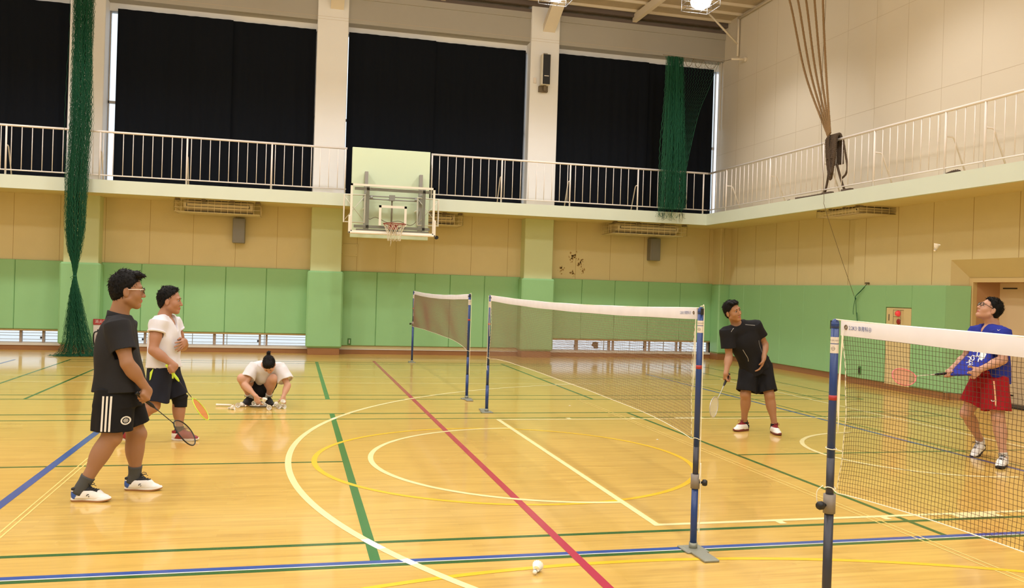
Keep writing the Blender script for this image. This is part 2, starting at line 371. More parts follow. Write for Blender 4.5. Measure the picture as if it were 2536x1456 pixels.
def strip(pts, w):           # small quads along a centre line
    P = [V3((*p, 0)) for p in pts]; out = []
    for a, b in zip(P, P[1:]):
        t = unit(b - a); n = np.array((-t[1], t[0], 0)) * w / 2; out.append([tuple((a + n)[:2]), tuple((a - n)[:2]), tuple((b - n)[:2]), tuple((b + n)[:2])])
    return out
# ------------------------------------------------------------------ the setting
YB, XR, XN = 20.84, 10.96, 10.80           # back wall, right wall (far part), right wall (near part, thicker)
YSTEP = 15.10; YG, XG = 19.6, 9.83         # gallery edges
ZS, ZG = 3.39, 3.64                        # gallery soffit and floor
XL, YR, ZC = -14.0, -9.0, 8.70             # left wall, rear wall, ceiling
XU = 10.66                                 # right wall above the gallery
PIL = [(-9.86, -9.16), (-4.82, -4.12), (.36, 1.06), (5.44, 6.16)]   # pillar faces on the back wall
PF = 20.46
def struct(name, mb, m): return mb.build(name, m, kind='structure')

# floor with its painted court lines (thin paint film, part of the floor)
fl = MB(); LM = ['floor', 'line_green', 'line_thick_green', 'line_blue', 'line_red', 'line_cream', 'line_yellow', 'line_white', 'line_thin']
fl.add([(XL, YR, 0), (XR + .3, YR, 0), (XR + .3, YB, 0), (XL, YB, 0)], [(0, 1, 2, 3)])
_z = [.0004]
def seg(x0, y0, x1, y1, c):
    _z[0] += .00002; z = _z[0]; fl.add([(x0, y0, z), (x1, y0, z), (x1, y1, z), (x0, y1, z)], [(0, 1, 2, 3)], LM.index(c))
def xline(y, x0, x1, w, c): seg(x0, y - w / 2, x1, y + w / 2, c)
def yline(x, y0, y1, w, c): seg(x - w / 2, y0, x + w / 2, y1, c)
def arc(cx, cy, r, a0, a1, wd, c, n=72):
    _z[0] += .00002; vs = []; fs = []
    for i in range(n + 1):
        a = math.radians(a0 + (a1 - a0) * i / n)
        for rr in (r - wd / 2, r + wd / 2): vs.append((cx + rr * math.cos(a), cy + rr * math.sin(a), _z[0]))
    for i in range(n): fs.append((2 * i, 2 * i + 1, 2 * i + 3, 2 * i + 2))
    fl.add(vs, fs, LM.index(c))
for y in (17.0, 15.54, 14.6): xline(y, -9, 9.2, .03, 'line_cream')
for ya in (-2.4, 5.042, 12.5):              # three badminton courts side by side
    g = .042; x0, x1 = -4.18, 9.2; yb = ya + 6.06
    xline(ya + .46, x0, x1, .048, 'line_green'); xline(yb - .45, x0, x1, g, 'line_green')
    xline(yb, x0, x1, .05, 'line_green'); xline(ya, x0, x1, .046, 'line_green')
    for x in (x0, -3.36, 8.44, x1): yline(x, ya, yb, g, 'line_green')
    yline(4.47, ya, yb, .045, 'line_green'); yline(.515, ya, yb, .062, 'line_thick_green')
    xline(ya + 3.03, x0, .49, g, 'line_green'); xline(ya + 3.03, 4.49, x1, g, 'line_green')
xline(5.109, -9.5, 10.2, .052, 'line_blue'); xline(5.074, -9.5, 10.2, .012, 'line_white')
yline(-1.945, -5, 12.9, .07, 'line_blue'); yline(7.02, -3, 16.5, .05, 'line_blue'); yline(7.2, 3, 16, .03, 'line_green')
yline(-5.12, 3, 18.4, .05, 'line_blue')
for x in (-1.735, -1.698, 4.262, 4.205): yline(x, -4, 12.5, .012, 'line_thin')
arc(2.02, 8.09, 1.79, 0, 360, .05, 'line_yellow', 120); arc(2.0, -.5, 5.40, 20, 160, .05, 'line_yellow', 90)
yline(1.7255, -6, 18.9, .06, 'line_red')
arc(2.525, 8.09, 1.78, 90, 270, .05, 'line_cream', 90); arc(6.735, 8.09, 6.735, 101.5, 258.5, .056, 'line_cream', 160)
yline(2.527, 5.63, 10.55, .052, 'line_cream'); xline(10.525, 2.5, 8.2, .05, 'line_cream'); xline(5.652, 2.5, 8.2, .05, 'line_cream')
for x in (3.47, 4.35): seg(x - .03, 5.56, x + .03, 5.64, 'line_cream'); seg(x - .03, 10.54, x + .03, 10.64, 'line_cream')
seg(4.95, 5.53, 5.35, 5.64, 'line_cream'); seg(4.95, 10.54, 5.35, 10.65, 'line_cream')
arc(6.725, 8.06, 1.27, 90, 270, .05, 'line_cream', 60); yline(8.21, .5, 15.6, .05, 'line_cream')
arc(6.735, 8.09, 6.735, 201.9, 203.9, .057, 'line_white', 6); arc(6.735, 8.09, 6.735, 206.0, 207.0, .057, 'line_white', 4); arc(6.735, 8.09, 6.735, 156.9, 157.6, .057, 'line_white', 4)
floor = struct('floor', fl, [M[k] for k in LM])

# ground and a pale neighbouring wall outside the low windows
ob = MB(); ob.box((XL - 4, YB + .25, -.3), (XR + 6, YB + 9, -.12)); struct('ground', ob, M['ground'])

# low-level back wall: cream boards above, foot-level windows below
wb = MB(); WM = [M['cream'], M['seam'], M['flake'], M['white_wall'], M['wall_line']]
WIN = [(XL, PIL[0][0]), (PIL[0][1], PIL[1][0]), (PIL[1][1], PIL[2][0]), (PIL[3][1], 10.66)]   # bays with foot windows
WZ0, WZ1 = .135, .43
wb.box((XL, YB, WZ1), (XR + .3, YB + .2, ZS + .1))                      # wall above the foot windows
wb.box((XL, YB, -.05), (XR + .3, YB + .2, WZ0 - .03))
wb.box((PIL[2][0], YB, WZ0 - .03), (PIL[3][1], YB + .2, WZ1)); wb.box((10.66, YB, WZ0 - .03), (XR + .3, YB + .2, WZ1))
for a, b in PIL[:2]: wb.box((a, YB, WZ0 - .03), (b, YB + .2, WZ1))
for k in range(-16, 13):
    x = 1.436 + .9175 * k + (.0 if k < 6 else -.06)
    if XL < x < XR and not any(a < x < b for a, b in PIL): wb.box((x - .004, YB - .002, 1.96), (x + .004, YB + .01, ZS), 1)
r = random.Random(5)
for (cx, cz, n, sx, sz) in [(6.80, 2.52, 34, .10, .10), (6.98, 2.32, 30, .07, .13), (6.50, 2.20, 20, .06, .09), (6.80, 2.10, 22, .06, .06), (7.04, 2.43, 10, .05, .05), (7.08, 2.15, 8, .07, .07)]:
    for _ in range(n):                                                   # flaked patches, each an irregular polygon
        x = cx + r.gauss(0, sx * .55); z = cz + r.gauss(0, sz * .6); k = r.randint(5, 8); q = r.uniform(.005, .026)
        P = [(x + q * r.uniform(.5, 1.2) * math.cos(a), YB - .0015, z + 1.3 * q * r.uniform(.5, 1.2) * math.sin(a)) for a in np.linspace(0, -2 * PI, k, endpoint=False)]
        wb.add(P, [tuple(range(k))], 2)
# upper back wall: strip above the curtains, window heads, plain wall far left is behind curtains
wb.box((XL, YB + .04, 7.53), (XR + .3, YB + .24, 8.5), 3)
wb.box((XL, 20.54, 7.71), (XU, YB + .05, 8.27), 3); wb.box((XL, 20.50, 8.27), (XU, YB + .05, 8.42), 3)
wb.box((XL, 20.535, 7.80), (XU, 20.545, 7.806), 4)
wall_back = struct('wall_back', wb, WM)
wall_back.data.materials[3] = M['beam']
tb = MB(); tb.box((XL, YB + .03, 7.53), (XR, YB + .06, 7.71)); struct('trim_1', tb, M['pillar_white'])

# pillars: white above the gallery, pale green below
for i, (a, b) in enumerate(PIL):
    p = MB(); p.box((a, PF, ZG), (b, YB + .2, ZC), 0, .012)
    p.box((a + .0, PF, 0), (b, YB + .05, ZS + .02), 1, .012)
    for z in (8.33, 8.27): p.box((a - .001, PF - .002, z - .55), (b + .001, PF, z - .546), 2)
    struct('pillar', p, [M['pillar_white'], M['pillar_low'], M['wall_line']])
p = MB(); p.box((10.66, 20.42, 0), (XR + .2, YB + .1, ZS + .02), 0, .01)
struct('pillar', p, [M['cream'], M['white_wall']])

# padding: soft green mats along the back wall, around the pillars and along the right wall
def pad_run(x0, x1, z0, seams):
    p = MB(); xs = [x0] + [x for x in sorted(seams) if x0 + .1 < x < x1 - .1] + [x1]
    for a, b in zip(xs, xs[1:]): p.box((a + .003, YB - .05, z0), (b - .003, YB + .002, 1.955), 0, .012)
    p.box((x0, YB - .03, z0), (x1, YB, 1.95), 1)
    struct('wall_pad', p, [M['pad'], M['pad_seam']])
SE = [-5.853 + .886 * k for k in range(-8, 19)]
seamA = [-5.84 - .91 * k for k in range(9)]; pad_run(XL, PIL[0][0], .455, seamA); pad_run(PIL[0][1], PIL[1][0], .455, seamA)
pad_run(PIL[1][1], PIL[2][0], .455, [-3.293, -2.39, -1.504, -.61]); pad_run(PIL[2][1], PIL[3][0], .20, [1.922, 2.831, 3.686, 4.538]); pad_run(PIL[3][1], 10.66, .455, [7.054, 7.942, 8.858, 9.748])
for a, b in PIL:
    p = MB(); p.box((a - .055, PF - .06, .165), (b + .055, YB - .002, 1.93), 0, .035); struct('pillar_pad', p, M['pad'])
    p = MB(); p.box((a - .01, PF - .03, 0), (b + .01, YB - .02, .15), 0, .004); struct('baseboard_back', p, M['base'])
p = MB(); p.box((10.62, 20.36, .165), (XR, YB - .04, 1.945), 0, .03); struct('pillar_pad', p, M['pad'])
p = MB(); p.box((10.64, 20.39, 0), (XR, YB - .04, .15), 0, .004); struct('baseboard_back', p, M['base'])
for a, b in [(XL, PIL[0][0]), (PIL[0][1], PIL[1][0]), (PIL[1][1], PIL[2][0]), (PIL[2][1], PIL[3][0]), (PIL[3][1], 10.64)]:
    p = MB(); p.box((a, YB - .035, 0), (b, YB + .01, .105)); p.box((a, YB - .05, .105), (b, YB + .01, .122), 1); struct('baseboard_back', p, [M['base'], M['sill']])

# foot-level windows: sill, head, stiles, mullions, outer bars, glass
def foot_window(i, x0, x1, stiles, thin):
    f = MB(); f.box((x0, YB - .045, .12), (x1, YB + .16, .15), 0); f.box((x0, YB - .02, WZ1 - .005), (x1, YB + .16, WZ1 + .02), 1)
    o = f.build('window_%d' % i, [M['sill'], M['frame']], kind='structure')
    for x, wd in stiles:
        q = MB(); q.box((x - wd / 2, YB + .06, .15), (x + wd / 2, YB + .13, WZ1)); q.build('stile', M['alu_dark'], o)
    q = MB(); q.box((x0, YB + .07, .15), (x1, YB + .12, .172)); q.box((x0, YB + .07, WZ1 - .022), (x1, YB + .12, WZ1)); q.build('sash', M['alu'], o)
    q = MB()
    for x in thin: q.box((x - .007, YB + .135, .13), (x + .007, YB + .15, WZ1))
    for z in (.22, .30, .36): q.box((x0, YB + .15, z - .005), (x1, YB + .16, z + .005))
    q.build('grille', M['alu'], o)
    q = MB(); q.box((x0, YB + .095, .16), (x1, YB + .099, WZ1 - .01)); q.build('pane', M['glass'], o)
    for x, wd in stiles[::3]:
        q = MB(); q.box((x - wd / 2 - .035, YB + .04, .24), (x - wd / 2, YB + .06, .29), 0, .006); q.build('latch', M['black'], o)
foot_window(1, XL, PIL[0][0], [(-13, .05), (-11.5, .05)], [-12.3]); foot_window(2, PIL[0][1], PIL[1][0], [(-8.2, .05), (-6.8, .05), (-5.72, .05), (-5.27, .05)], [-7.5, -6.4])
foot_window(3, PIL[1][1], PIL[2][0], [(-3.2, .05), (-1.72, .06), (-1.52, .03), (-.72, .045), (-.57, .045)], [-2.6, -2.2, -1.45, -.62])
foot_window(4, PIL[3][1], 10.66, [(6.99, .08), (7.87, .06), (7.98, .045), (8.86, .07), (8.98, .03), (9.74, .04), (9.86, .04), (10.63, .05)], [7.75, 8.46, 9.4])
m_ = MB(); m_.add([(7.42, YB + .09, .33), (7.44, YB + .09, .37), (7.50, YB + .09, .385), (7.58, YB + .09, .375), (7.58, YB + .09, .25), (7.60, YB + .09, .22), (7.55, YB + .09, .205), (7.47, YB + .09, .21), (7.45, YB + .09, .26), (7.40, YB + .09, .28)], [tuple(range(10))])
tag(m_.build('tape_patch', M['bracket']), 'brown irregular patch stuck on the foot window pane behind the middle net', 'patch')

# gallery slabs
g = MB(); g.box((XL, YG, ZS), (XR, YB + .02, ZG)); g.box((XG, YR, ZS), (XR, YG, ZG)); g.box((XL, YG - .02, ZS - .012), (XG - .02, YG + .06, ZG + .012)); g.box((XG - .02, YR, ZS - .012), (XG + .06, YG + .06, ZG + .012))
r = random.Random(21); nb = len(g.f)
for k in range(26):      # rusty water marks on the fascia under the corner net
    x = r.uniform(8.5, 9.25); wd = r.uniform(.006, .03); z1 = ZG - r.uniform(.0, .03); z0 = z1 - r.uniform(.08, .22)
    g.add([(x, YG - .0215, z1), (x + wd, YG - .0215, z1), (x + wd * .7, YG - .0215, z0), (x + wd * .3, YG - .0215, z0 - .02)], [(3, 2, 1, 0)])
gal = struct('gallery', g, [M['cream'], M['fascia'], M['stain']])
for pg in gal.data.polygons: pg.material_index = 2 if pg.index >= nb else 1 if pg.index >= 12 else 0

# right wall
rw = MB(); RM = [M['cream'], M['white_wall'], M['wall_line'], M['seam'], M['door_dark']]
rw.box((XU, YR, ZG), (XR + .3, YB, ZC), 1)
rw.box((XR, YSTEP, 0), (XR + .3, YB, ZS)); rw.box((XN, 12.46, 0), (XR + .3, YSTEP, ZS)); rw.box((XN, YR, 2.37), (XR + .3, 12.46, ZS)); rw.box((XN, YR, 0), (XR + .3, 8.4, 2.37))
# splayed head and jamb of the door recess
rw.add([(XN, 12.46, 2.37), (XN, 8.4, 2.37), (11.08, 8.6, 2.07), (11.08, 12.33, 2.07)], [(0, 1, 2, 3)])
rw.add([(XN, 12.46, 0), (XN, 12.46, 2.37), (11.08, 12.33, 2.07), (11.08, 12.33, 0)], [(0, 1, 2, 3)])
rw.add([(XN, 8.4, 0), (11.08, 8.6, 0), (11.08, 8.6, 2.07), (XN, 8.4, 2.37)], [(0, 1, 2, 3)])
for k in range(-6, 12):
    y = 18.0 - .89 * k
    if y > YR + .2: rw.box((XU - .002, y - .003, ZG), (XU + .01, y + .003, ZC), 2)
for z in (5.316, 7.047): rw.box((XU - .002, YR, z - .003), (XU + .01, YB, z + .003), 2)
for y in (20.1, 19.2, 18.27, 17.34, 16.42, 15.5): rw.box((XR - .002, y - .005, 1.95), (XR + .01, y + .005, ZS), 3)
for y in (14.75, 13.82, 12.91): rw.box((XN - .002, y - .005, 1.95), (XN + .01, y + .005, ZS), 3)
for y in (11.99, 11.05, 10.1, 9.2): rw.box((XN - .002, y - .005, 2.37), (XN + .01, y + .005, ZS), 3)
wall_right = struct('wall_right', rw, RM)
p = MB()
for a, b in [(15.13, 16.05), (16.05, 16.97), (16.97, 17.9), (17.9, 18.8), (18.8, 19.6), (19.6, 20.35)]: p.box((XR - .06, a + .002, .12), (XR + .002, b - .002, 1.935), 0, .012)
struct('wall_pad', p, M['pad'])
p = MB(); p.box((XN - .06, 14.03, .12), (XN + .002, 15.13, 1.935), 0, .012); p.box((XN - .06, 12.48, .12), (XN + .002, 13.33, 1.935), 0, .012); p.box((XN - .06, 13.33, 1.53), (XN + .002, 14.03, 1.935), 0, .006)
p.add([(XN - .06, 12.48, .12), (XN - .06, 12.48, 1.935), (11.05, 12.27, 1.935), (11.05, 12.27, .12)], [(0, 1, 2, 3)])
struct('wall_pad', p, M['pad'])
b = MB(); b.box((XR - .03, 15.13, 0), (XR, 20.4, .12)); b.box((XN - .04, 12.47, 0), (XN, 15.12, .115)); b.box((XN - .04, YR, 0), (XN, 8.4, .115)); b.prism([(0, 0), (.30, -.225), (.30, -.19), (.03, .02)], (XN - .04, 12.465, 0), (1, 0, 0), (0, 1, 0), .115); b.box((XN - .04, 12.40, 0), (XN + .0, 12.48, .115))
struct('baseboard_right', b, M['base'])

# double door in the recess
d = MB(); d.box((11.06, 8.6, 2.0), (11.14, 12.33, 2.07)); d.box((11.06, 12.24, 0), (11.14, 12.33, 2.0)); d.box((11.06, 8.6, 0), (11.14, 8.7, 2.0))
d1 = d.build('door_1', M['frame'], kind='structure')
q = MB(); q.add([(11.14, 12.24, 0), (11.14, 12.24, 2.0), (11.46, 12.09, 2.0), (11.46, 12.09, 0)], [(0, 1, 2, 3)]); q.add([(11.14, 12.24, 2.0), (11.14, 8.6, 2.0), (11.46, 8.6, 2.0), (11.46, 12.09, 2.0)], [(0, 1, 2, 3)]); q.build('reveal', M['door_dark'], d1)
for ya, yb in ((10.50, 12.09), (8.6, 10.49)):
    q = MB(); q.box((11.46, ya, .02), (11.5, yb, 2.0)); lf = q.build('leaf', M['door'], d1)
    q = MB(); q.box((11.452, yb - .36, 1.90), (11.462, yb - .07, 1.92)); q.box((11.452, yb - .36, .15), (11.462, yb - .05, .17)); q.build('slot', M['black'], lf)
q = MB(); q.box((11.10, 8.6, 0), (11.5, 12.1, .02)); q.build('threshold', M['black'], d1)
q = MB(); q.box((11.5, 8.4, 0), (11.6, 12.5, 2.3)); struct('wall_recess', q, M['door_dark'])

# left and rear walls, ceiling deck with purlins and rafters
q = MB(); q.box((XL - .2, YR, 0), (XL, YB + .2, ZC)); struct('wall_left', q, M['white_wall'])
q = MB(); q.box((XL, YR - .2, 2.0), (XR + .3, YR, ZC), 0); q.box((XL, YR - .2, 0), (XR + .3, YR, 2.0), 1); struct('wall_rear', q, [M['white_wall'], M['pad']])
q = MB(); q.box((XL, YR, ZC), (XR + .3, YB + .2, ZC + .15)); q.box((XL - .2, YB, 8.4), (XR + .3, YB + .3, ZC + .15)); struct('ceiling', q, M['ceil'])
q = MB(); q.box((XL, 20.40, 8.56), (XU, 20.5, ZC)); q.box((XL, 20.5, 8.42), (XU, YB, 8.5)); struct('beam_gap_shade', q, M['dark_gap'])  # dark strips painting the shaded gap between beam and ceiling
q = MB()
for y in np.arange(20.28, YR, -.62): q.box((XL, y - .025, ZC - .06), (XU, y + .025, ZC))
struct('trim_3', q, M['steel'])
q = MB()
for x in (-12.4, -7.0, -2.0, 3.25, 8.12): q.box((x - .055, YR, ZC - .24), (x + .055, 20.5, ZC - .06))
struct('trim_4', q, M['steel'])
for a, b in PIL:     # roof girders over each pillar
    x = (a + b) / 2 + .08; q = MB(); B = lambda y0, z0, y1, z1, t: q.add([(x - .15, y0, z0), (x + .15, y0, z0), (x + .15, y1, z1), (x - .15, y1, z1), (x - .15, y0, z0 + t), (x + .15, y0, z0 + t), (x + .15, y1, z1 + t), (x - .15, y1, z1 + t)], [(3, 2, 1, 0), (4, 5, 6, 7), (0, 1, 5, 4), (1, 2, 6, 5), (2, 3, 7, 6), (3, 0, 4, 7)])
    B(PF, 7.97, 19.3, 8.62, .18); q.box((x - .15, YR, 8.5), (x + .15, 19.5, ZC)); struct('girder', q, M['steel'])
# knee brace near the right-hand corner and the conduit down the corner
q = MB(); q.bar((10.60, 19.75, 7.65), (10.60, 19.75, 8.62), .03); q.bar((10.60, 19.75, 7.95), (9.75, 19.75, 8.66), .026); q.bar((10.6, 19.75, 8.6), (10.6, 15, 8.62), .03)
tag(q.build('roof_brace', M['steel']), 'cream steel knee brace under the roof in the far right corner', 'brace', kind='structure')
q = MB(); q.tube([(10.62, 20.62, 8.6), (10.62, 20.62, 6.0), (10.60, 20.56, 5.95)], .02); struct('trim_5', q, M['steel'])
q = MB(); q.tube([(10.70, 20.33, 1.96), (10.70, 20.33, 3.38)], .018); q.box((10.74, 20.36, 2.62), (10.80, 20.42, 2.70)); struct('trim_6', q, M['cream'])
# tall windows behind the curtains: daylight shows only in the slits beside the pillars
for i, (a, b) in enumerate([(XL, PIL[0][0]), (PIL[0][1], PIL[1][0]), (PIL[1][1], PIL[2][0]), (PIL[2][1], PIL[3][0]), (PIL[3][1], XU)]):
    q = MB(); q.box((a, YB + .12, ZG), (a + .02, YB + .2, 7.55)); q.box((b - .02, YB + .12, ZG), (b, YB + .2, 7.55)); q.box((a, YB + .12, 5.5), (b, YB + .2, 5.56))
    o = q.build('window_%d' % (i + 5), M['alu'], kind='structure')
    q = MB(); q.box((a, YB + .15, ZG), (b, YB + .154, 7.55)); q.build('pane', M['glass'], o)
# ------------------------------------------------------------------ lamps (high-bay lights in guard cages); their light sits in the builder
def lamp_proto():
    t = thing('high_bay_lamp', 'x', 'lamp', (0, 0, 0), group='high bay lamps under the roof')
    q = MB(); q.lathe([(.02, .96), (.02, .52), (.11, .50), (.12, .30), (.19, .27), (.20, .24), (.0, .24)], n=20); q.build('reflector', M['lamp_body'], t)
    q = MB(); q.lathe([(.0, -.02), (.12, -.01), (.19, .03), (.215, .10), (.205, .18), (.17, .235), (.0, .24)], n=20); q.build('lens', M['lamp_glow'], t)
    q = MB()
    for z in (-.03, .1, .2):
        s = .30; q.tube([(-s, -s, z), (s, -s, z), (s, s, z), (-s, s, z)], .008, 5, closed=True, smooth=False)
    for x in (-.3, -.1, .1, .3): q.bar((x, -.3, -.03), (x, .3, -.03), .006, 5); q.bar((-.3, x, -.03), (.3, x, -.03), .006, 5)
    for x in (-.3, .3):
        for y in (-.3, .3): q.bar((x, y, -.03), (x, y, .25), .007, 5); q.bar((x, y, .25), (x * .35, y * .35, .48), .007, 5)
    q.build('guard_cage', M['lamp_body'], t)
    L = bpy.data.lights.new('lamp_light', 'SPOT'); L.energy = LAMP_W; L.color = LAMP_COL; L.spot_size = math.radians(146); L.spot_blend = .6; L.shadow_soft_size = .2
    lo = bpy.data.objects.new('lamp_light', L); COL.objects.link(lo); lo.parent = t; lo.location = (0, 0, -.10)
    L2 = bpy.data.lights.new('lamp_spill', 'POINT'); L2.energy = LAMP_W * .03; L2.color = LAMP_COL; L2.shadow_soft_size = .1     # light leaking sideways and up through the clear cover
    l2 = bpy.data.objects.new('lamp_spill', L2); COL.objects.link(l2); l2.parent = t; l2.location = (0, 0, -.10)
    return t
LP = lamp_proto(); first = True
lx = [8.15, 5.05, 1.95, -1.15, -4.25, -7.35, -10.45]; ly = [16.85, 11.9, 6.9, 1.9, -3.1, -7.2]
for j, y in enumerate(ly):
    for i, x in enumerate(lx):
        o = LP if first else copy_tree(LP); first = False
        yy = y + (.25 if i == 1 else 0)
        place(o, (x, yy, 7.72 if (i, j) != (1, 0) else 7.62), np.eye(3))
        if j == 0 and i == 0: o['label'] = 'lit high bay lamp in a square wire guard beside the far right corner'
        elif j == 0 and i == 1: o['label'] = 'lit high bay lamp cut by the top edge, beside the girder of the third pillar'
        else: o['label'] = 'high bay lamp with wire guard hanging under the roof, above the frame'
# hanger rods run up to the deck with the reflector stem
# ------------------------------------------------------------------ blackout curtains
def curtain(x0, x1, seed, label, dy=0.0):
    r = random.Random(seed); n = int((x1 - x0) / .028); zs = [ZG + .02, 4.6, 5.6, 6.6, 7.35, 7.56]; ph = [r.uniform(0, 6.28) for _ in range(6)]; vs = []; fs = []
    for i in range(n + 1):
        x = x0 + (x1 - x0) * i / n
        for k, z in enumerate(zs):
            q = k / 5; d = .022 * math.sin(x * 26 + ph[0] + .5 * math.sin(x * 3 + q)) + .02 * math.sin(x * 11.3 + ph[1] + q) + .018 * math.sin(x * 4.1 + ph[2]) * (1 - q)
            sh = .03 * (1 - q) * math.sin(x * 2.2 + ph[3])
            vs.append((x + sh * (0 < i < n), 20.75 + dy + d * (.35 + .45 * (1 - q)), z))
    m = len(zs)
    for i in range(n):
        for k in range(m - 1): fs.append((i * m + k, i * m + k + 1, (i + 1) * m + k + 1, (i + 1) * m + k))
    q = MB(); q.add(vs, fs, 0, True); o = q.build('blackout_curtain', M['curtain'])
    tag(o, label, 'curtain', 'blackout curtains above the gallery'); return o
curtain(XL, -9.9, 1, 'black curtain beyond the left edge of the view')
curtain(-9.12, -4.86, 2, 'black blackout curtain at the left edge, left of the tall green net')
curtain(-3.93, -1.5, 3, 'left half of the wide black curtain between the green net and the second pillar', 0)
curtain(-1.62, 0.34, 4, 'right half of the wide black curtain between the green net and the second pillar', 0.06)
curtain(1.09, 3.15, 5, 'left half of the black curtain above the basketball hoop', 0)
curtain(3.04, 5.4, 6, 'right half of the black curtain, ending at the pillar with the column speaker', 0.06)
curtain(6.18, 8.66, 7, 'black curtain right of the pillar with the column speaker', 0)
curtain(8.55, 10.50, 8, 'black curtain in the far right corner behind the hanging green net', 0.06)

# ------------------------------------------------------------------ gallery railings
def railing(a, b, posts, label, n_between, inward, top_end=(True, True), spacing=.192):
    """a, b ends at gallery level; posts at distances along; props lean from the posts back onto the gallery floor"""
    a, b = V3(a), V3(b); L = np.linalg.norm(b - a); d = (b - a) / L; inn = V3(inward)
    t = thing('gallery_railing', label, 'railing', tuple((a + b) / 2), group='gallery railings')
    zt, zb = 1.02, .115; up = np.array((0, 0, 1.))
    q = MB(); q.tube([a + up * zt, b + up * zt], .024, 10); q.build('top_rail', M['rail'], t)
    q = MB(); q.tube([a + up * zb, b + up * zb], .014, 8); q.build('bottom_rail', M['rail'], t)
    for s in posts:
        p = a + d * s; q = MB(); q.bar(p, p + up * zt, .019, 8); q.build('post', M['rail'], t)
        if 0.3 < s < L - .3:
            q = MB(); q.tube([p + up * .62, p + inn * .12 + d * .0 + up * .62, p + inn * .16 + up * .6, p + inn * .42 + up * 0], .014, 6); q.build('prop', M['rail'], t)
    s = spacing
    while s < L - .05:
        if min(abs(s - k) for k in posts) > .06:
            p = a + d * s; q = MB(); q.bar(p + up * zb, p + up * (zt - .01), .0085, 6); q.build('baluster', M['rail'], t)
        s += spacing
    return t
railing((-11.03, YG + .06, ZG), (1.07, YG + .06, ZG), [.03, 1.8, 3.56, 5.28, 7.04, 8.75, 10.49, 12.07], 'white gallery railing left of the basketball hoop panel', 8, (0, 1, 0))
railing((2.96, YG + .06, ZG), (XG + .03, YG + .06, ZG), [.02, 1.66, 3.33, 5.05, 6.78], 'white gallery railing between the basketball hoop panel and the corner', 8, (0, 1, 0))
railing((XG + .06, YG + .06, ZG), (XG + .06, .5, ZG), [.9, 2.85, 4.79, 6.31, 8.04, 8.85, 10.6, 12.3, 14.0, 15.7, 17.4, 19.0], 'white gallery railing along the right wall with the ropes tied to it', 8, (1, 0, 0))

# ------------------------------------------------------------------ basketball hoop on the gallery front
HX, HY = 2.01, 18.60
h = thing('basketball_hoop', 'wall hung basketball hoop with clear backboard on a pale green panel', 'basketball hoop', (HX, 19.5, 2.7))
q = MB(); q.box((1.17, 19.36, 2.68), (2.89, 19.46, 4.66), 0, .006); q.box((1.3, 19.46, 3.42), (2.7, 19.58, 3.62)); q.build('mounting_panel', M['hoop_panel'], h)
q = MB()
for x in (1.48, 2.68): q.box((x - .035, 19.2, 2.85), (x + .035, 19.34, 4.12)); q.box((x - .03, 18.66, 2.80), (x + .03, 18.72, 3.74))
for z in (2.88, 3.68): q.box((1.2, 18.66, z - .03), (2.82, 18.7, z + .03))
for x in (1.48, 2.68):
    for z in (2.92, 3.62): q.box((x - .02, 18.7, z - .02), (x + .02, 19.25, z + .02))
q.box((1.25, 18.64, 2.76), (2.8, 18.70, 2.83))
q.build('support_frame', M['hoop_grey'], h)
for sx in (-1, 1):
    q = MB(); xo, xi = HX + sx * 1.015, HX + sx * .57
    q.tube([(xo, 18.85, 3.555), (xi, 18.95, 3.58), (xi, 18.95, 2.98), (xo, 18.85, 2.975)], .022, 8, closed=True, smooth=False)
    q.bar((xo, 18.85, 3.52), (xi, 18.95, 3.0), .007, 6); q.bar((xo, 18.85, 3.0), (xi, 18.95, 3.56), .007, 6)
    q.bar((xi, 18.95, 3.3), (xi, 19.4, 3.3), .02); q.build('side_arm', M['hoop_white'], h)
q = MB()
for z in (3.52, 3.585): q.bar((1.42, 19.15, z), (2.74, 19.15, z), .014)
q.box((1.98, 19.08, 3.50), (2.10, 19.2, 3.62)); q.box((1.41, 19.05, 3.47), (1.50, 19.2, 3.6)); q.box((2.66, 19.05, 3.47), (2.75, 19.2, 3.6)); q.bar((1.56, 19.15, 3.55), (1.62, 19.15, 3.55), .04); q.bar((2.54, 19.15, 3.55), (2.60, 19.15, 3.55), .04)
q.build('gear_shaft', M['hoop_grey'], h)
q = MB(); q.bar((HX + .03, 19.12, 2.85), (HX + .03, 19.12, 3.6), .018); q.build('lift_screw', M['bracket'], h)
q = MB(); q.tube(spline([(1.5, 19.1, 3.3), (1.55, 19.1, 3.08), (1.7, 19.1, 3.12), (1.95, 19.1, 3.02), (2.2, 19.1, 3.06), (2.45, 19.1, 2.98), (2.6, 19.1, 3.1), (2.65, 19.1, 3.3)], 8), .008, 6); q.build('cable', M['bracket'], h)
bb = MB(); bb.box((HX - .87, HY + .008, 2.79), (HX + .87, HY + .022, 3.74)); bo = bb.build('backboard', M['glass'], h)
q = MB(); z0, z1, x0, x1 = 2.745, 3.775, HX - .9, HX + .9
for lo, hi in (((x0, HY, z0), (x1, HY + .03, z0 + .045)), ((x0, HY, z1 - .045), (x1, HY + .03, z1)), ((x0, HY, z0), (x0 + .045, HY + .03, z1)), ((x1 - .045, HY, z0), (x1, HY + .03, z1))): q.box(lo, hi)
q.build('board_border', M['hoop_white'], bo)
q = MB(); a0, a1, b0, b1 = HX - .295, HX + .295, 2.915, 3.345
for lo, hi in (((a0, HY - .002, b0), (a0 + .05, HY + .008, b1)), ((a1 - .05, HY - .002, b0), (a1, HY + .008, b1)), ((a0, HY - .002, b1 - .05), (a1, HY + .008, b1))): q.box(lo, hi)
q.build('target_square', M['hoop_white'], bo)
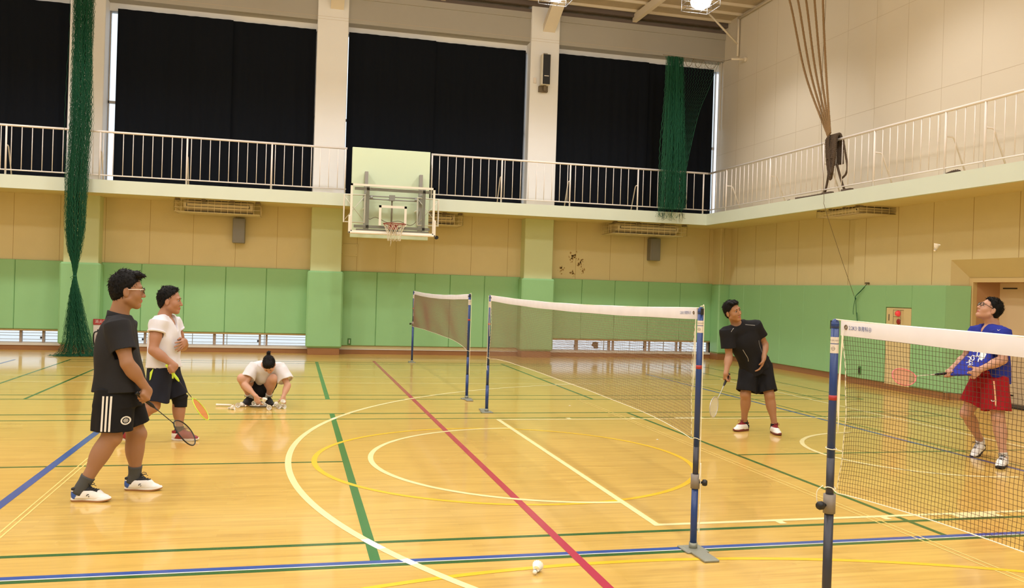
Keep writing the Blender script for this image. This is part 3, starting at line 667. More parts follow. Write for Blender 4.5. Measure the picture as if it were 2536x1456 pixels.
q = MB(); q.box((x0 - .03, HY - .03, z0 - .03), (x1 + .03, HY + .05, z0 + .02), 0, .012); q.box((x0 - .03, HY - .03, z0 - .03), (x0 + .02, HY + .05, z0 + .36), 0, .012); q.box((x1 - .02, HY - .03, z0 - .03), (x1 + .03, HY + .05, z0 + .33), 0, .012); q.build('edge_padding', M['hoop_white'], bo)
q = MB(); ra = np.arange(40) * 2 * PI / 40; RY = HY - .385; RZ = 2.93; q.tube([(HX + .232 * math.cos(a), RY + .232 * math.sin(a), RZ) for a in ra], .011, 8, closed=True)
q.box((HX - .10, HY - .16, RZ - .10), (HX + .10, HY - .005, RZ - .005)); q.bar((HX - .15, HY - .2, RZ), (HX - .1, HY - .1, RZ), .01); q.bar((HX + .15, HY - .2, RZ), (HX + .1, HY - .1, RZ), .01)
q.bar((HX - .23, RY, RZ - .005), (HX - .09, HY - .03, RZ - .09), .008); q.bar((HX + .23, RY, RZ - .005), (HX + .09, HY - .03, RZ - .09), .008); q.build('rim', M['rim'], h)
q = MB(); prof = [(.232, 0), (.19, .09), (.155, .18), (.14, .27), (.135, .36)]
for s in (1, -1):
    for k in range(12):
        P = []
        for i, (rr, dz) in enumerate(prof):
            for u in range(4):
                f = i + u / 4
                if f > 4: break
                j = min(int(f), 3); g = f - j; r_ = prof[j][0] * (1 - g) + prof[j + 1][0] * g; z_ = prof[j][1] * (1 - g) + prof[j + 1][1] * g
                a = 2 * PI * k / 12 + s * f * PI / 12 * 1.0; P.append((HX + r_ * math.cos(a), RY + r_ * math.sin(a), RZ - z_))
        q.tube(P, .0045, 4)
q.tube([(HX - .07, RY - .11, RZ - .36), (HX - .09, RY - .12, RZ - .48)], .005, 4); q.build('hoop_net', M['hoop_net'], h)
q = MB(); q.bar((2.99, 18.72, 2.72), (2.99, 18.80, 2.72), .04, 12); q.build('castor', M['black'], h)

# ------------------------------------------------------------------ caged ceiling-hung air conditioners under the gallery
def ac_unit(loc, R, label, w=1.78, zs=1.0):
    t = thing('air_conditioner', label, 'air conditioner', loc, R, 'caged air conditioners under the gallery')
    Rm = np.array(R, float); T = lambda p: V3(loc) + Rm @ (V3(p) * np.array((1, 1, zs)))
    bw = w - .34; hw = bw / 2
    def pr(prof, x0, x1, name, m, par):
        q = MB(); k = len(prof); vs = [T((x0, y, z)) for y, z in prof] + [T((x1, y, z)) for y, z in prof]
        q.add(vs, [tuple(range(k)), tuple(range(2 * k - 1, k - 1, -1))] + [(i, k + i, k + (i + 1) % k, (i + 1) % k) for i in range(k)]); return q.build(name, m, par)
    body = pr([(-.16, -.03), (-.19, -.08), (-.17, -.17), (.0, -.245), (.45, -.25), (.5, -.2), (.5, -.03)], -hw, hw, 'casing', M['ac'], t)
    pr([(-.196, -.085), (-.178, -.160), (-.17, -.160), (-.188, -.085)], -hw + .06, hw - .06, 'outlet', M['black'], body)
    pr([(-.205, -.096), (-.187, -.150), (-.179, -.150), (-.197, -.096)], -hw + .075, hw - .075, 'louvre', M['ac'], body)
    pr([(-.12, -.275), (-.1, -.29), (.5, -.29), (.5, -.275)], -w / 2 + .02, w / 2 - .02, 'drip_tray', M['ac'], t)
    q = MB(); y0, y1, z0, z1 = -.30, .5, -.285, -.02; xs = np.linspace(-w / 2, w / 2, 14)
    bar = lambda a, b, r=.004: q.bar(T(a), T(b), r, 5)
    for x in xs: bar((x, y0, z0), (x, y0, z1)); bar((x, y0, z0), (x, y1, z0))
    for z in (z0, (z0 * 2 + z1) / 3, (z0 + 2 * z1) / 3, z1):
        bar((-w / 2, y0, z), (w / 2, y0, z), .004)
        for x in (-w / 2, w / 2): bar((x, y0, z), (x, y1, z))
    for y in np.linspace(y0, y1, 6):
        for x in (-w / 2, w / 2): bar((x, y, z0), (x, y, z1))
    for y in (-.1, .15, .35): bar((-w / 2, y, z0), (w / 2, y, z0))
    q.build('guard_cage', M['wire'], t)
    for x in (-w / 2 + .06, -w / 6, w / 6, w / 2 - .06):
        q = MB(); q.add([T(p) for p in ((x - .045, -.31, -.05), (x + .045, -.31, -.05), (x + .045, -.2, -.05), (x - .045, -.2, -.05), (x - .045, -.31, 0), (x + .045, -.31, 0), (x + .045, -.2, 0), (x - .045, -.2, 0))], [(3, 2, 1, 0), (4, 5, 6, 7), (0, 1, 5, 4), (1, 2, 6, 5), (2, 3, 7, 6), (3, 0, 4, 7)]); q.build('bracket', M['bracket'], t)
    return t
I3 = np.eye(3); RXW = np.array([[0, 1, 0], [-1, 0, 0], [0, 0, 1]], float)   # unit facing -X (columns: along -Y, +X, Z)
ac_unit((-1.645, 20.19, ZS), I3, 'caged cream air conditioner under the gallery left of the hoop, above a grey box')
ac_unit((8.47, 20.19, ZS), I3, 'caged cream air conditioner under the gallery in the corner, above a grey box', 1.95)
ac_unit((3.15, 20.3, ZS), I3, 'caged air conditioner mostly hidden behind the basketball backboard', 1.3)
ac_unit((10.32, 14.57, ZS), np.array([[0, 1, 0], [-1, 0, 0], [0, 0, 1]], float), 'caged air conditioner tucked under the gallery on the right wall', 1.33, .5)

for x0, lab in ((-1.375, 'grey metal box on the back wall below the left air conditioner'), (8.80, 'grey metal box on the back wall below the air conditioner in the corner')):
    q = MB(); q.box((x0, 20.60, 2.50), (x0 + .27, YB, 3.06), 0, .01); q.box((x0 + .035, 20.594, 2.54), (x0 + .235, 20.602, 3.03)); o = q.build('wall_speaker_box', M['grey_box']); tag(o, lab, 'box', 'grey boxes on the back wall')
q = MB(); q.box((1.06, YB - .02, 2.31), (1.45, YB, 2.60), 0, .004); o = q.build('access_panel', M['cream']); tag(o, 'small cream access panel on the back wall left below the hoop', 'panel')
for x, z in ((1.09, 2.36), (1.42, 2.36), (1.09, 2.56), (1.42, 2.56)):
    s = MB(); s.bar((x, YB - .024, z), (x, YB - .01, z), .006); s.build('screw', M['bracket'], o)
def outlet(lo, hi, lab, ax):
    q = MB(); q.box(lo, hi, 0, .004); o = q.build('wall_outlet', M['pad_seam']); tag(o, lab, 'outlet', 'wall outlets in the green padding')
    q = MB(); e = .006
    if ax == 'y': q.box((lo[0] + .03, lo[1] - e, lo[2] + .03), (hi[0] - .03, lo[1] + e, hi[2] - .03))
    else: q.box((lo[0] - e, lo[1] + .02, lo[2] + .03), (lo[0] + e, hi[1] - .02, hi[2] - .03))
    q.build('socket', M['black'] if ax != 'y' or lo[0] < 1.2 else M['label'], o)
outlet((1.06, YB - .065, .22), (1.14, YB - .05, .37), 'dark wall outlet right beside the second pillar', 'y')
outlet((1.275, YB - .065, .22), (1.355, YB - .05, .37), 'wall outlet with a pale socket, second from the second pillar', 'y')
outlet((XN - .075, 14.68, .20), (XN - .06, 14.76, .36), 'dark wall outlet on the right wall left of the fire hose cabinet', 'x')
# column speaker on the third pillar
t = thing('column_speaker', 'tall black column speaker on the white pillar right of centre', 'speaker', (5.78, 20.4, 6.5))
q = MB(); q.box((5.66, 20.2, 6.62), (5.88, 20.36, 7.36), 0, .01); q.build('cabinet', M['hoop_white'], t)
q = MB(); q.box((5.685, 20.19, 6.63), (5.865, 20.21, 7.35)); q.build('grille', M['black'], t); q = MB(); q.box((5.72, 20.185, 6.82), (5.835, 20.195, 6.84)); q.build('badge', M['label'], t)
q = MB(); q.box((5.65, 20.36, 6.48), (5.87, PF, 6.62)); q.box((5.74, 20.28, 6.5), (5.8, 20.38, 6.62)); q.box((5.72, 20.3, 7.3), (5.82, PF, 7.4)); q.build('bracket', M['bracket'], t)
q = MB(); q.box((5.52, PF - .03, 6.69), (5.59, PF, 6.82), 0, .004); o = q.build('junction_box', M['rail']); tag(o, 'small white switch box left of the column speaker', 'box')
# ------------------------------------------------------------------ fire equipment
t = thing('fire_extinguisher_stand', 'red and white fire extinguisher board with dark extinguisher beside the left pillar', 'fire extinguisher', (-4.0, 20.3, 0))
q = MB(); q.box((-4.16, 20.36, .02), (-3.86, 20.385, .60)); q.build('board', M['label'], t)
q = MB(); q.box((-4.165, 20.35, .60), (-3.855, 20.385, .72)); s = q.build('sign', M['red'], t)
q = MB(); text_mesh('消火器', .085, (-4.01, 20.349, .66), (1, 0, 0), (0, 0, 1), q); q.build('lettering', M['label'], s)
q = MB(); q.lathe([(.0, .03), (.075, .03), (.08, .06), (.08, .36), (.06, .41), (.025, .43), (.025, .47), (0, .47)], (-4.0, 20.26, 0), 20); q.build('cylinder', M['red'], t)
q = MB(); q.box((-4.06, 20.24, .47), (-3.95, 20.28, .50)); q.tube(spline([(-4.0, 20.24, .46), (-4.1, 20.2, .44), (-4.12, 20.2, .3), (-4.1, 20.2, .15)], 6), .014, 8); q.box((-4.14, 20.18, .10), (-3.88, 20.36, .12)); q.bar((-4.13, 20.2, .1), (-4.13, 20.2, 0), .01); q.bar((-3.89, 20.2, .1), (-3.89, 20.2, 0), .01); q.bar((-4.0, 20.35, .1), (-4.0, 20.35, 0), .01); q.build('holder', M['black'], t)
q = MB(); q.box((-4.07, 20.178, .2), (-3.96, 20.184, .34)); q.build('label_sticker', M['label'], t)
t = thing('fire_hose_cabinet', 'cream fire hose cabinet door with a red lamp on the right wall', 'cabinet', (XN, 13.68, .1))
q = MB(); q.box((XN - .045, 13.345, .105), (XN, 14.015, 1.52), 0, .004); dd = q.build('door', M['hydrant'], t)
q = MB(); q.box((XN - .05, 13.93, 1.28), (XN - .044, 13.945, 1.40)); q.build('handle', M['black'], dd)
q = MB()
text_mesh('消火栓', .14, (XN - .046, 13.6, 1.0), (0, -1, 0), (0, 0, 1), q); q.build('lettering', M['ink_red'], dd)
q = MB(); q.box((XN - .05, 13.55, 1.13), (XN - .045, 13.75, 1.49)); q.build('alarm_plate', M['hydrant'], t)
q = MB(); q.lathe([(.05, 0), (.05, .012), (.0, .012)], (XN - .05, 13.66, 1.27), 20, np.array([[0, 1, 0], [0, 0, 1], [-1, 0, 0]])); q.box((XN - .07, 13.65, 1.25), (XN - .06, 13.68, 1.30)); q.build('alarm_button', M['red'], t)
q = MB(); q.lathe([(.055, 0), (.055, .02), (.04, .05), (.0, .06)], (XN - .05, 13.67, 1.42), 20, np.array([[0, 1, 0], [0, 0, 1], [-1, 0, 0]])); q.build('pilot_lamp', M['red_glow'], t)
q = MB()
for z in (1.48, 1.36, 1.20): q.bar((XN - .10, 13.55, z), (XN - .10, 13.75, z), .004, 5)
for y in (13.55, 13.75): q.bar((XN - .10, y, 1.13), (XN - .10, y, 1.49), .004, 5); q.bar((XN - .10, y, 1.48), (XN - .045, y, 1.48), .004, 5)
q.build('guard', M['bracket'], t)

# ------------------------------------------------------------------ gathered green divider nets
def net_bundle(profile, n, seed, rad=.0032, mesh_pitch=.09):
    """profile: list of (z, x centre, half width, y centre, half depth); strands zigzag between neighbours like knotted mesh"""
    r = random.Random(seed); q = MB(); zz = np.array([p[0] for p in profile])[::-1]; pr = np.array(profile)[::-1]
    ln = zz[-1] - zz[0]; steps = int(ln / mesh_pitch)
    for k in range(n):
        a = r.uniform(0, 2 * PI); rr = math.sqrt(r.random()) * (1.0 if r.random() < .8 else 1.12); ux, uy = rr * math.cos(a), rr * math.sin(a); P = []; ph = r.random() * 6.28
        for i in range(steps + 1):
            z = zz[-1] - ln * i / steps; c = [np.interp(z, zz, pr[:, j]) for j in range(1, 5)]
            zg = (.010 if i % 2 else -.010) * (1 if k % 2 else -1) * min(1, c[1] / .12) * (1 if r.random() < .9 else 2)
            P.append((c[0] + c[1] * (ux + .1 * math.sin(z * 2.1 + ph)) + zg, c[2] + c[3] * (uy + .1 * math.cos(z * 1.7 + ph)), z))
        q.tube(P, rad, 3, smooth=False, caps=False)
    return q
t = thing('divider_net', 'tall green divider net gathered and tied, hanging to the floor on the left', 'net', (-4.32, 19.3, 0), group='gathered green divider nets')
PL = [(8.62, -4.23, .15, 19.3, .1), (7.26, -4.30, .19, 19.3, .1), (6.2, -4.30, .18, 19.3, .1), (4.8, -4.29, .20, 19.3, .1), (3.63, -4.335, .205, 19.3, .1), (2.64, -4.34, .18, 19.3, .1), (2.2, -4.34, .13, 19.3, .08), (1.9, -4.325, .06, 19.3, .05), (1.64, -4.32, .024, 19.3, .022), (1.5, -4.32, .05, 19.3, .04), (1.2, -4.30, .11, 19.3, .08), (.7, -4.27, .19, 19.3, .13), (.26, -4.23, .27, 19.3, .17), (.06, -4.22, .36, 19.3, .22), (.01, -4.22, .42, 19.3, .25)]
net_bundle(PL, 330, 3, .0027, .075).build('netting', M['net_green'], t)
q = net_bundle([(8.62, -4.5, .05, 19.32, .05), (4.8, -4.50, .09, 19.3, .06), (3.0, -4.50, .05, 19.3, .06), (2.2, -4.40, .05, 19.3, .05), (1.7, -4.32, .02, 19.3, .02)], 9, 8, .003, .16); q.build('loose_edge', M['net_green'], t)
q = MB(); q.tube([(-4.32 + .035 * math.cos(a), 19.3 + .032 * math.sin(a), 1.62 + .004 * a / 6.28) for a in np.linspace(0, 6.28 * 4, 60)], .006, 6); q.tube(spline([(-4.35, 19.27, 1.63), (-4.39, 19.25, 1.6), (-4.36, 19.25, 1.58), (-4.38, 19.25, 1.55)], 5), .004, 5); q.build('tie', M['net_green'], t)
q = MB(); r = random.Random(4)
for k in range(60):      # spread-out hem lying on the floor
    x0 = r.uniform(-4.78, -3.88); P = [(x0 + .12 * i + r.uniform(-.05, .05), 19.3 + r.uniform(-.2, .22), .006 + .05 * r.random() * (1 - abs(x0 + 4.3))) for i in range(4)]
    q.tube(spline(P, 4), .0035, 3, smooth=False, caps=False)
q.build('hem', M['net_green'], t)
t = thing('divider_net', 'short green divider net bunched on a cable, hanging over the gallery rail in the corner', 'net', (8.8, 19.45, ZG), group='gathered green divider nets')
PR = [(7.38, 8.76, .215, 19.42, .06), (7.1, 8.765, .225, 19.42, .07), (5.84, 8.79, .27, 19.42, .09), (4.8, 8.81, .32, 19.42, .10), (3.9, 8.81, .345, 19.42, .10), (3.70, 8.80, .34, 19.42, .10)]
net_bundle(PR, 260, 5, .0034, .1).build('netting', M['net_green'], t)
q = MB(); r = random.Random(9)
for k in range(12):      # loose fan towards the end of the cable
    f = k / 11; top = (8.98 + .95 * f, 19.42, 7.36 - .12 * f * (1 - f)); mid = (9.02 + .40 * f, 19.42, 6.0); bot = (9.08 + .08 * f, 19.42, 4.7)
    P = spline([top, (np.array(top) * .5 + np.array(mid) * .5), mid, bot, (9.12, 19.42, 4.0)], 14); P[:, 0] += np.where(np.arange(len(P)) % 2, .02, -.02) * (f < .98); q.tube(P, .003 + .002 * (f > .95), 3, smooth=False, caps=False)
for k in range(26):
    x0 = r.uniform(8.45, 9.1); q.tube(spline([(x0, 19.42, 3.75), (x0 + r.uniform(-.05, .05), 19.42, 3.6), (x0 + r.uniform(-.12, .12), 19.43, 3.5), (x0 + r.uniform(-.1, .1), 19.43, r.uniform(3.42, 3.75))], 5), .0022, 3, smooth=False, caps=False)
q.build('loose_strands', M['net_green'], t)
q = MB(); q.tube([(8.45, 19.42, 7.40), (9.95, 19.42, 7.37), (10.3, 19.42, 7.47)], .006, 6)
for x0, x1 in ((9.0, 9.25), (9.25, 9.5), (9.5, 9.92)): q.tube(spline([(x0, 19.42, 7.38), ((x0 * 2 + x1) / 3, 19.42, 7.2), ((x0 + 2 * x1) / 3, 19.42, 7.2), (x1, 19.42, 7.38)], 6), .006, 5)
q.build('cable', M['bracket'], t)
q = MB(); q.bar((10.25, 19.42, 7.47), (10.66, 19.42, 7.50), .028, 10); q.bar((10.6, 19.42, 7.5), (10.66, 19.42, 7.5), .06, 12); q.build('cable_anchor', M['steel'], t)

# ------------------------------------------------------------------ climbing ropes tied to the right railing
def twisted(path, r, strands=3, pitch=.11, n=6, mb=None):
    P = np.array(path, float); d = np.r_[0, np.cumsum(np.linalg.norm(np.diff(P, axis=0), axis=1))]; m = max(8, int(d[-1] / .025)); s = np.linspace(0, d[-1], m)
    Q = np.stack([np.interp(s, d, P[:, i]) for i in range(3)], 1); T = unit(Q[-1] - Q[0]); mb = mb or MB()
    G = np.gradient(Q, axis=0); G /= np.linalg.norm(G, axis=1, keepdims=True); u = np.cross(G, np.tile([0.3, .9, .2], (m, 1))); u /= np.linalg.norm(u, axis=1, keepdims=True); v = np.cross(G, u)
    for k in range(strands):
        a = 2 * PI * (s / pitch + k / strands); mb.tube(Q + r * .52 * (np.cos(a)[:, None] * u + np.sin(a)[:, None] * v), r * .56, n)
    return mb
tops = [(9.2, 16.6, 8.7), (9.2, 16.28, 8.7), (9.2, 15.96, 8.7), (9.2, 15.64, 8.7), (9.2, 15.32, 8.7)]
cxs = [(9.6, 15.8, 7.7), (9.6, 15.49, 7.6), (9.6, 15.2, 7.51), (9.6, 14.91, 7.42), (9.6, 14.63, 7.33)]
names5 = ['leftmost', 'second from the left', 'middle', 'second from the right', 'rightmost']
for i in range(5):
    c = V3(cxs[i]); e = V3((9.80, 14.60 - .012 * i, 4.72 + .02 * i)); up = c + (c - e) * np.array((.25, .35, .48)) + np.array((-.02, .1 - .03 * i, 0)); up[2] = 8.68
    mid = (c + e) / 2 + np.array((0, .10 * (1 - i / 5), -.12 * (1 - i / 5)))
    q = twisted(spline([up, c, mid, e], 20), .023); tag(q.build('climbing_rope', M['rope']), 'brown climbing rope pulled to the right railing, %s of the five' % names5[i], 'rope', 'climbing ropes tied to the right railing')
q = MB(); rc = random.Random(2)
def loop(y, w, z1, z0, x, mb): twisted(spline([(x, y - w, z1), (x - .02, y - w * 1.15, (z1 + z0) / 2), (x, y - w * .3, z0), (x + .02, y + w * .9, (z1 + z0) / 2), (x, y + w, z1)], 10), .027, mb=mb)
for k, (y, wd, z1, z0) in enumerate([(14.58, .13, 4.70, 3.92), (14.52, .12, 4.72, 3.97), (14.45, .11, 4.74, 4.02), (14.55, .07, 4.70, 4.08)]): loop(y, wd, z1, z0, 9.83 - .03 * (k % 3), q)
for k in range(4): twisted(spline([(9.80, 14.6 - .07 * k, 4.30), (9.83, 14.6 - .07 * k, 4.70), (9.90, 14.6 - .07 * k, 4.76), (9.95, 14.6 - .07 * k, 4.62), (9.96, 14.58 - .07 * k, 4.2)], 8), .028, mb=q)
twisted(spline([(9.90, 14.30, 4.68), (9.93, 14.22, 4.3), (9.93, 14.17, 4.1), (9.93, 14.22, 3.98), (9.93, 14.34, 3.92)], 8), .021, mb=q)
t = thing('rope_bundle', 'dark worn bundle of rope ends looped over the right gallery railing', 'rope bundle', (9.85, 14.5, ZG))
q.build('coil', M['rope_worn'], t)
q = MB()
for P in ([(9.86, 14.62, 4.35), (9.9, 14.72, 4.0), (9.92, 14.82, 3.75), (9.92, 14.86, 3.68)], [(9.86, 14.40, 4.2), (9.9, 14.34, 3.95), (9.92, 14.26, 3.75), (9.92, 14.20, 3.68)]): q.tube(spline(P, 8), [.022] * (8 * 3 + 1), 6)
for y in (14.72, 14.12): q.box((9.86, y - .14, 3.645), (9.95, y + .14, 3.70), 0, .01)
q.build('leather_end', M['rope_worn'], t)
q = MB(); twisted(spline([(9.86, 14.85, 3.67), (9.85, 15.2, 3.665), (9.84, 15.5, 3.665), (9.84, 15.72, 3.67)], 8), .022, mb=q); q.build('tail', M['rope_worn'], t)
q = MB(); twisted(spline([(9.9, 11.3, 3.67), (9.9, 11.38, 3.69), (9.9, 11.5, 3.68), (9.9, 11.58, 3.665)], 6), .022, mb=q); tag(q.build('rope_end', M['rope_worn']), 'short dark rope end lying on the gallery edge at the far right', 'rope')
q = MB(); q.lathe([(.045, 0), (.045, .03), (.0, .045)], (9.9, 16.05, ZG), 14); tag(q.build('rubber_cap', M['rope_worn']), 'small dark cap on the gallery edge left of the rope tail', 'cap')
t = thing('pull_cord', 'thin cord over the gallery edge, bundled on a cleat on the right wall', 'cord', (10.7, 14.6, 1.3))
q = MB(); q.tube(spline([(9.62, 14.55, 8.68), (9.63, 14.58, 7.3), (9.70, 14.72, 5.3), (9.74, 14.60, 3.66), (9.76, 14.58, 3.38), (10.2, 14.72, 2.55), (10.66, 14.86, 1.72)], 16), .0045, 5); q.build('line', M['bracket'], t)
q = MB()
for k in range(4): q.tube(spline([(10.76, 14.61, 1.97), (10.71, 14.70 + .01 * k, 1.85 - .01 * k), (10.69, 14.86, 1.72), (10.70, 14.85 + .012 * k, 1.66)], 6), .006, 5)
q.tube(spline([(10.69, 14.86, 1.70), (10.69, 14.90, 1.55), (10.69, 14.92, 1.42), (10.69, 14.91, 1.36)], 6), .005, 5); q.tube(spline([(10.69, 14.86, 1.70), (10.69, 14.83, 1.5), (10.69, 14.81, 1.36), (10.69, 14.79, 1.24), (10.69, 14.775, 1.22), (10.69, 14.765, 1.27), (10.69, 14.80, 1.40)], 6), .005, 5); q.build('tail', M['net_green'], t)
q = MB(); q.bar((10.80, 14.61, 1.975), (10.72, 14.61, 1.975), .02, 10); q.build('cleat', M['bracket'], t)
# ------------------------------------------------------------------ badminton posts and nets, all on one line
NX = 2.516
def post(y, label, H=1.55, clamp=.415, low='blue', mid='navy', plate_dir=1, knob=(-1, 0), sticker=True, nz=0.0, cord=None):
    t = thing('badminton_post', label, 'net post', (NX, y, 0), group='badminton net posts')
    q = MB(); q.tube([(NX, y, .0), (NX, y, clamp)], .0215, 20); q.build('lower_tube', M[low], t)
    q = MB(); q.tube([(NX, y, clamp), (NX, y, clamp + .26)], .0185, 20); q.build('inner_tube', M[mid], t)
    q = MB(); q.tube([(NX, y, clamp + .26), (NX, y, H - .02)], .0187, 20); q.build('upper_tube', M['blue'], t)
    q = MB(); a = np.linspace(0, PI, 9); q.lathe([(.0195, -.03), (.0195, -.015), (.018, .0), (.011, .012), (0, .016)], (NX, y, H - .016), 20); q.build('cap', M['blue'], t)
    q = MB(); s = 1 if plate_dir > 0 else -1; q.box((NX - .008, y - .012 * s - .016, H - .05), (NX + .008, y - .012 * s + .016, H - .01)); q.tube([(NX - .012, y, H - .03), (NX + .012, y, H - .03)], .012, 12); q.build('pulley', M['black'], t)
    if knob: q = MB(); q.tube([(NX, y, clamp - .005), (NX, y, clamp + .085)], .0285, 20); c = q.build('clamp', M['clamp'], t)
    q = MB(); kx, ky = knob or (1, 0); k = unit((kx, ky, 0)); p = V3((NX, y, clamp + .035)); q.tube([p + k * .02, p + k * .05], .008, 8); Rk = frame_from(k, (0, 0, 1)).T
    q.lathe([(0, .0), (.018, 0), (.021, .008), (.021, .02), (.016, .03), (0, .03)], p + k * .045, 10, Rk)
    if knob: q.build('knob', M['black'], c)
    q = MB(); q.tube([(NX, y, H * .745), (NX, y, H * .745 + .024)], .0192, 20); q.build('red_band', M['red'], t)
    q = MB()
    for z0, z1, lo, hi in ((H - .118, H - .088, 150, 330), (H - .165, H - .122, 125, 420)):
        aa = np.radians(np.linspace(lo, hi, 16)); vs = []
        for z in (z0, z1): vs += [(NX + .0193 * math.cos(b), y + .0193 * math.sin(b), z) for b in aa]
        q.add(vs, [(i, i + 1, 17 + i, 16 + i) for i in range(15)], 0, True)
    st = q.build('sticker', M['label'], t)
    if sticker:
        q = MB()
        vx = unit((-(y), NX, 0)) if False else unit((y, -NX, 0))       # lettering faces the hall side
        nrm = unit(np.cross(vx, (0, 0, 1))); text_mesh('TOEI LIGHT', .0085, V3((NX, y, H - .104)) + nrm * .0195, vx, (0, 0, 1), q); q.build('lettering', M['ink_black'], st)
        q = MB(); e = V3((NX, y, H - .143)) + nrm * .0196 - vx * .006; q.tube([e + vx * .008 * math.cos(b) + V3((0, 0, .008 * math.sin(b))) for b in np.linspace(0, 2 * PI, 20, endpoint=False)], .0006, 4, closed=True); q.bar(e - vx * .008, e + vx * .008, .0005, 4); q.build('dial_mark', M['ink_black'], st)
    q = MB(); s = plate_dir     # flat base shoe: plate with a tongue to one side
    q.box((NX - .075, y - .075, 0), (NX + .075, y + .075, .012), 0, .003); q.box((NX - .05, y - .26 * (s > 0) - .06 * (s < 0), 0), (NX + .05, y + .26 * (s < 0) + .06 * (s > 0), .016), 0, .004); q.tube([(NX, y, .01), (NX, y, .05)], .027, 16); q.build('base_plate', M['plate'], t)
    if cord:
        q = MB(); q.tube(spline(cord, 8), .0028, 5); q.build('cord', M['cord'], t)
    return t
cordP1 = [(NX - .004, 5.06 + .0, 1.55), (NX + .004, 5.045, 1.553), (NX + .012, 5.036, 1.52), (NX + .014, 5.036, 1.1), (NX + .016, 5.034, .62), (NX + .018, 5.03, .50), (NX + .012, 5.028, .46), (NX + .02, 5.03, .56), (NX + .022, 5.03, .42), (NX + .022, 5.03, .24), (NX + .012, 5.025, .16), (NX + .018, 5.025, .12), (NX + .024, 5.03, .15), (NX + .02, 5.03, .3)]
post(5.06, 'blue net post right of centre at the near end of the long net', clamp=.40, plate_dir=1, knob=(.9, -.6), cord=cordP1)
post(11.16, 'blue net post at the far end of the long net, left of centre', clamp=.36, plate_dir=-1, mid='blue', knob=None, cord=[(NX - .02, 11.14, 1.54), (NX - .022, 11.13, 1.1), (NX - .024, 11.12, .74), (NX - .03, 11.11, .62), (NX - .02, 11.11, .56)])
post(12.52, 'blue net post at the near end of the distant net', clamp=.36, plate_dir=1, mid='blue', knob=None, cord=[(NX, 12.52, 1.55), (NX + .022, 12.5, 1.5), (NX + .024, 12.5, .9), (NX + .02, 12.49, .5), (NX + .024, 12.49, .35)])
post(18.61, 'farthest blue net post, thin in the distance by the back wall', clamp=.80, plate_dir=-1, low='blue', mid='navy', knob=(-1, 0))
P0Y = 3.645
post(P0Y, 'nearest blue net post in the right foreground, cut by the bottom edge', H=1.53, clamp=.605, plate_dir=-1, low='navy', mid='navy', knob=(-1, -.25))

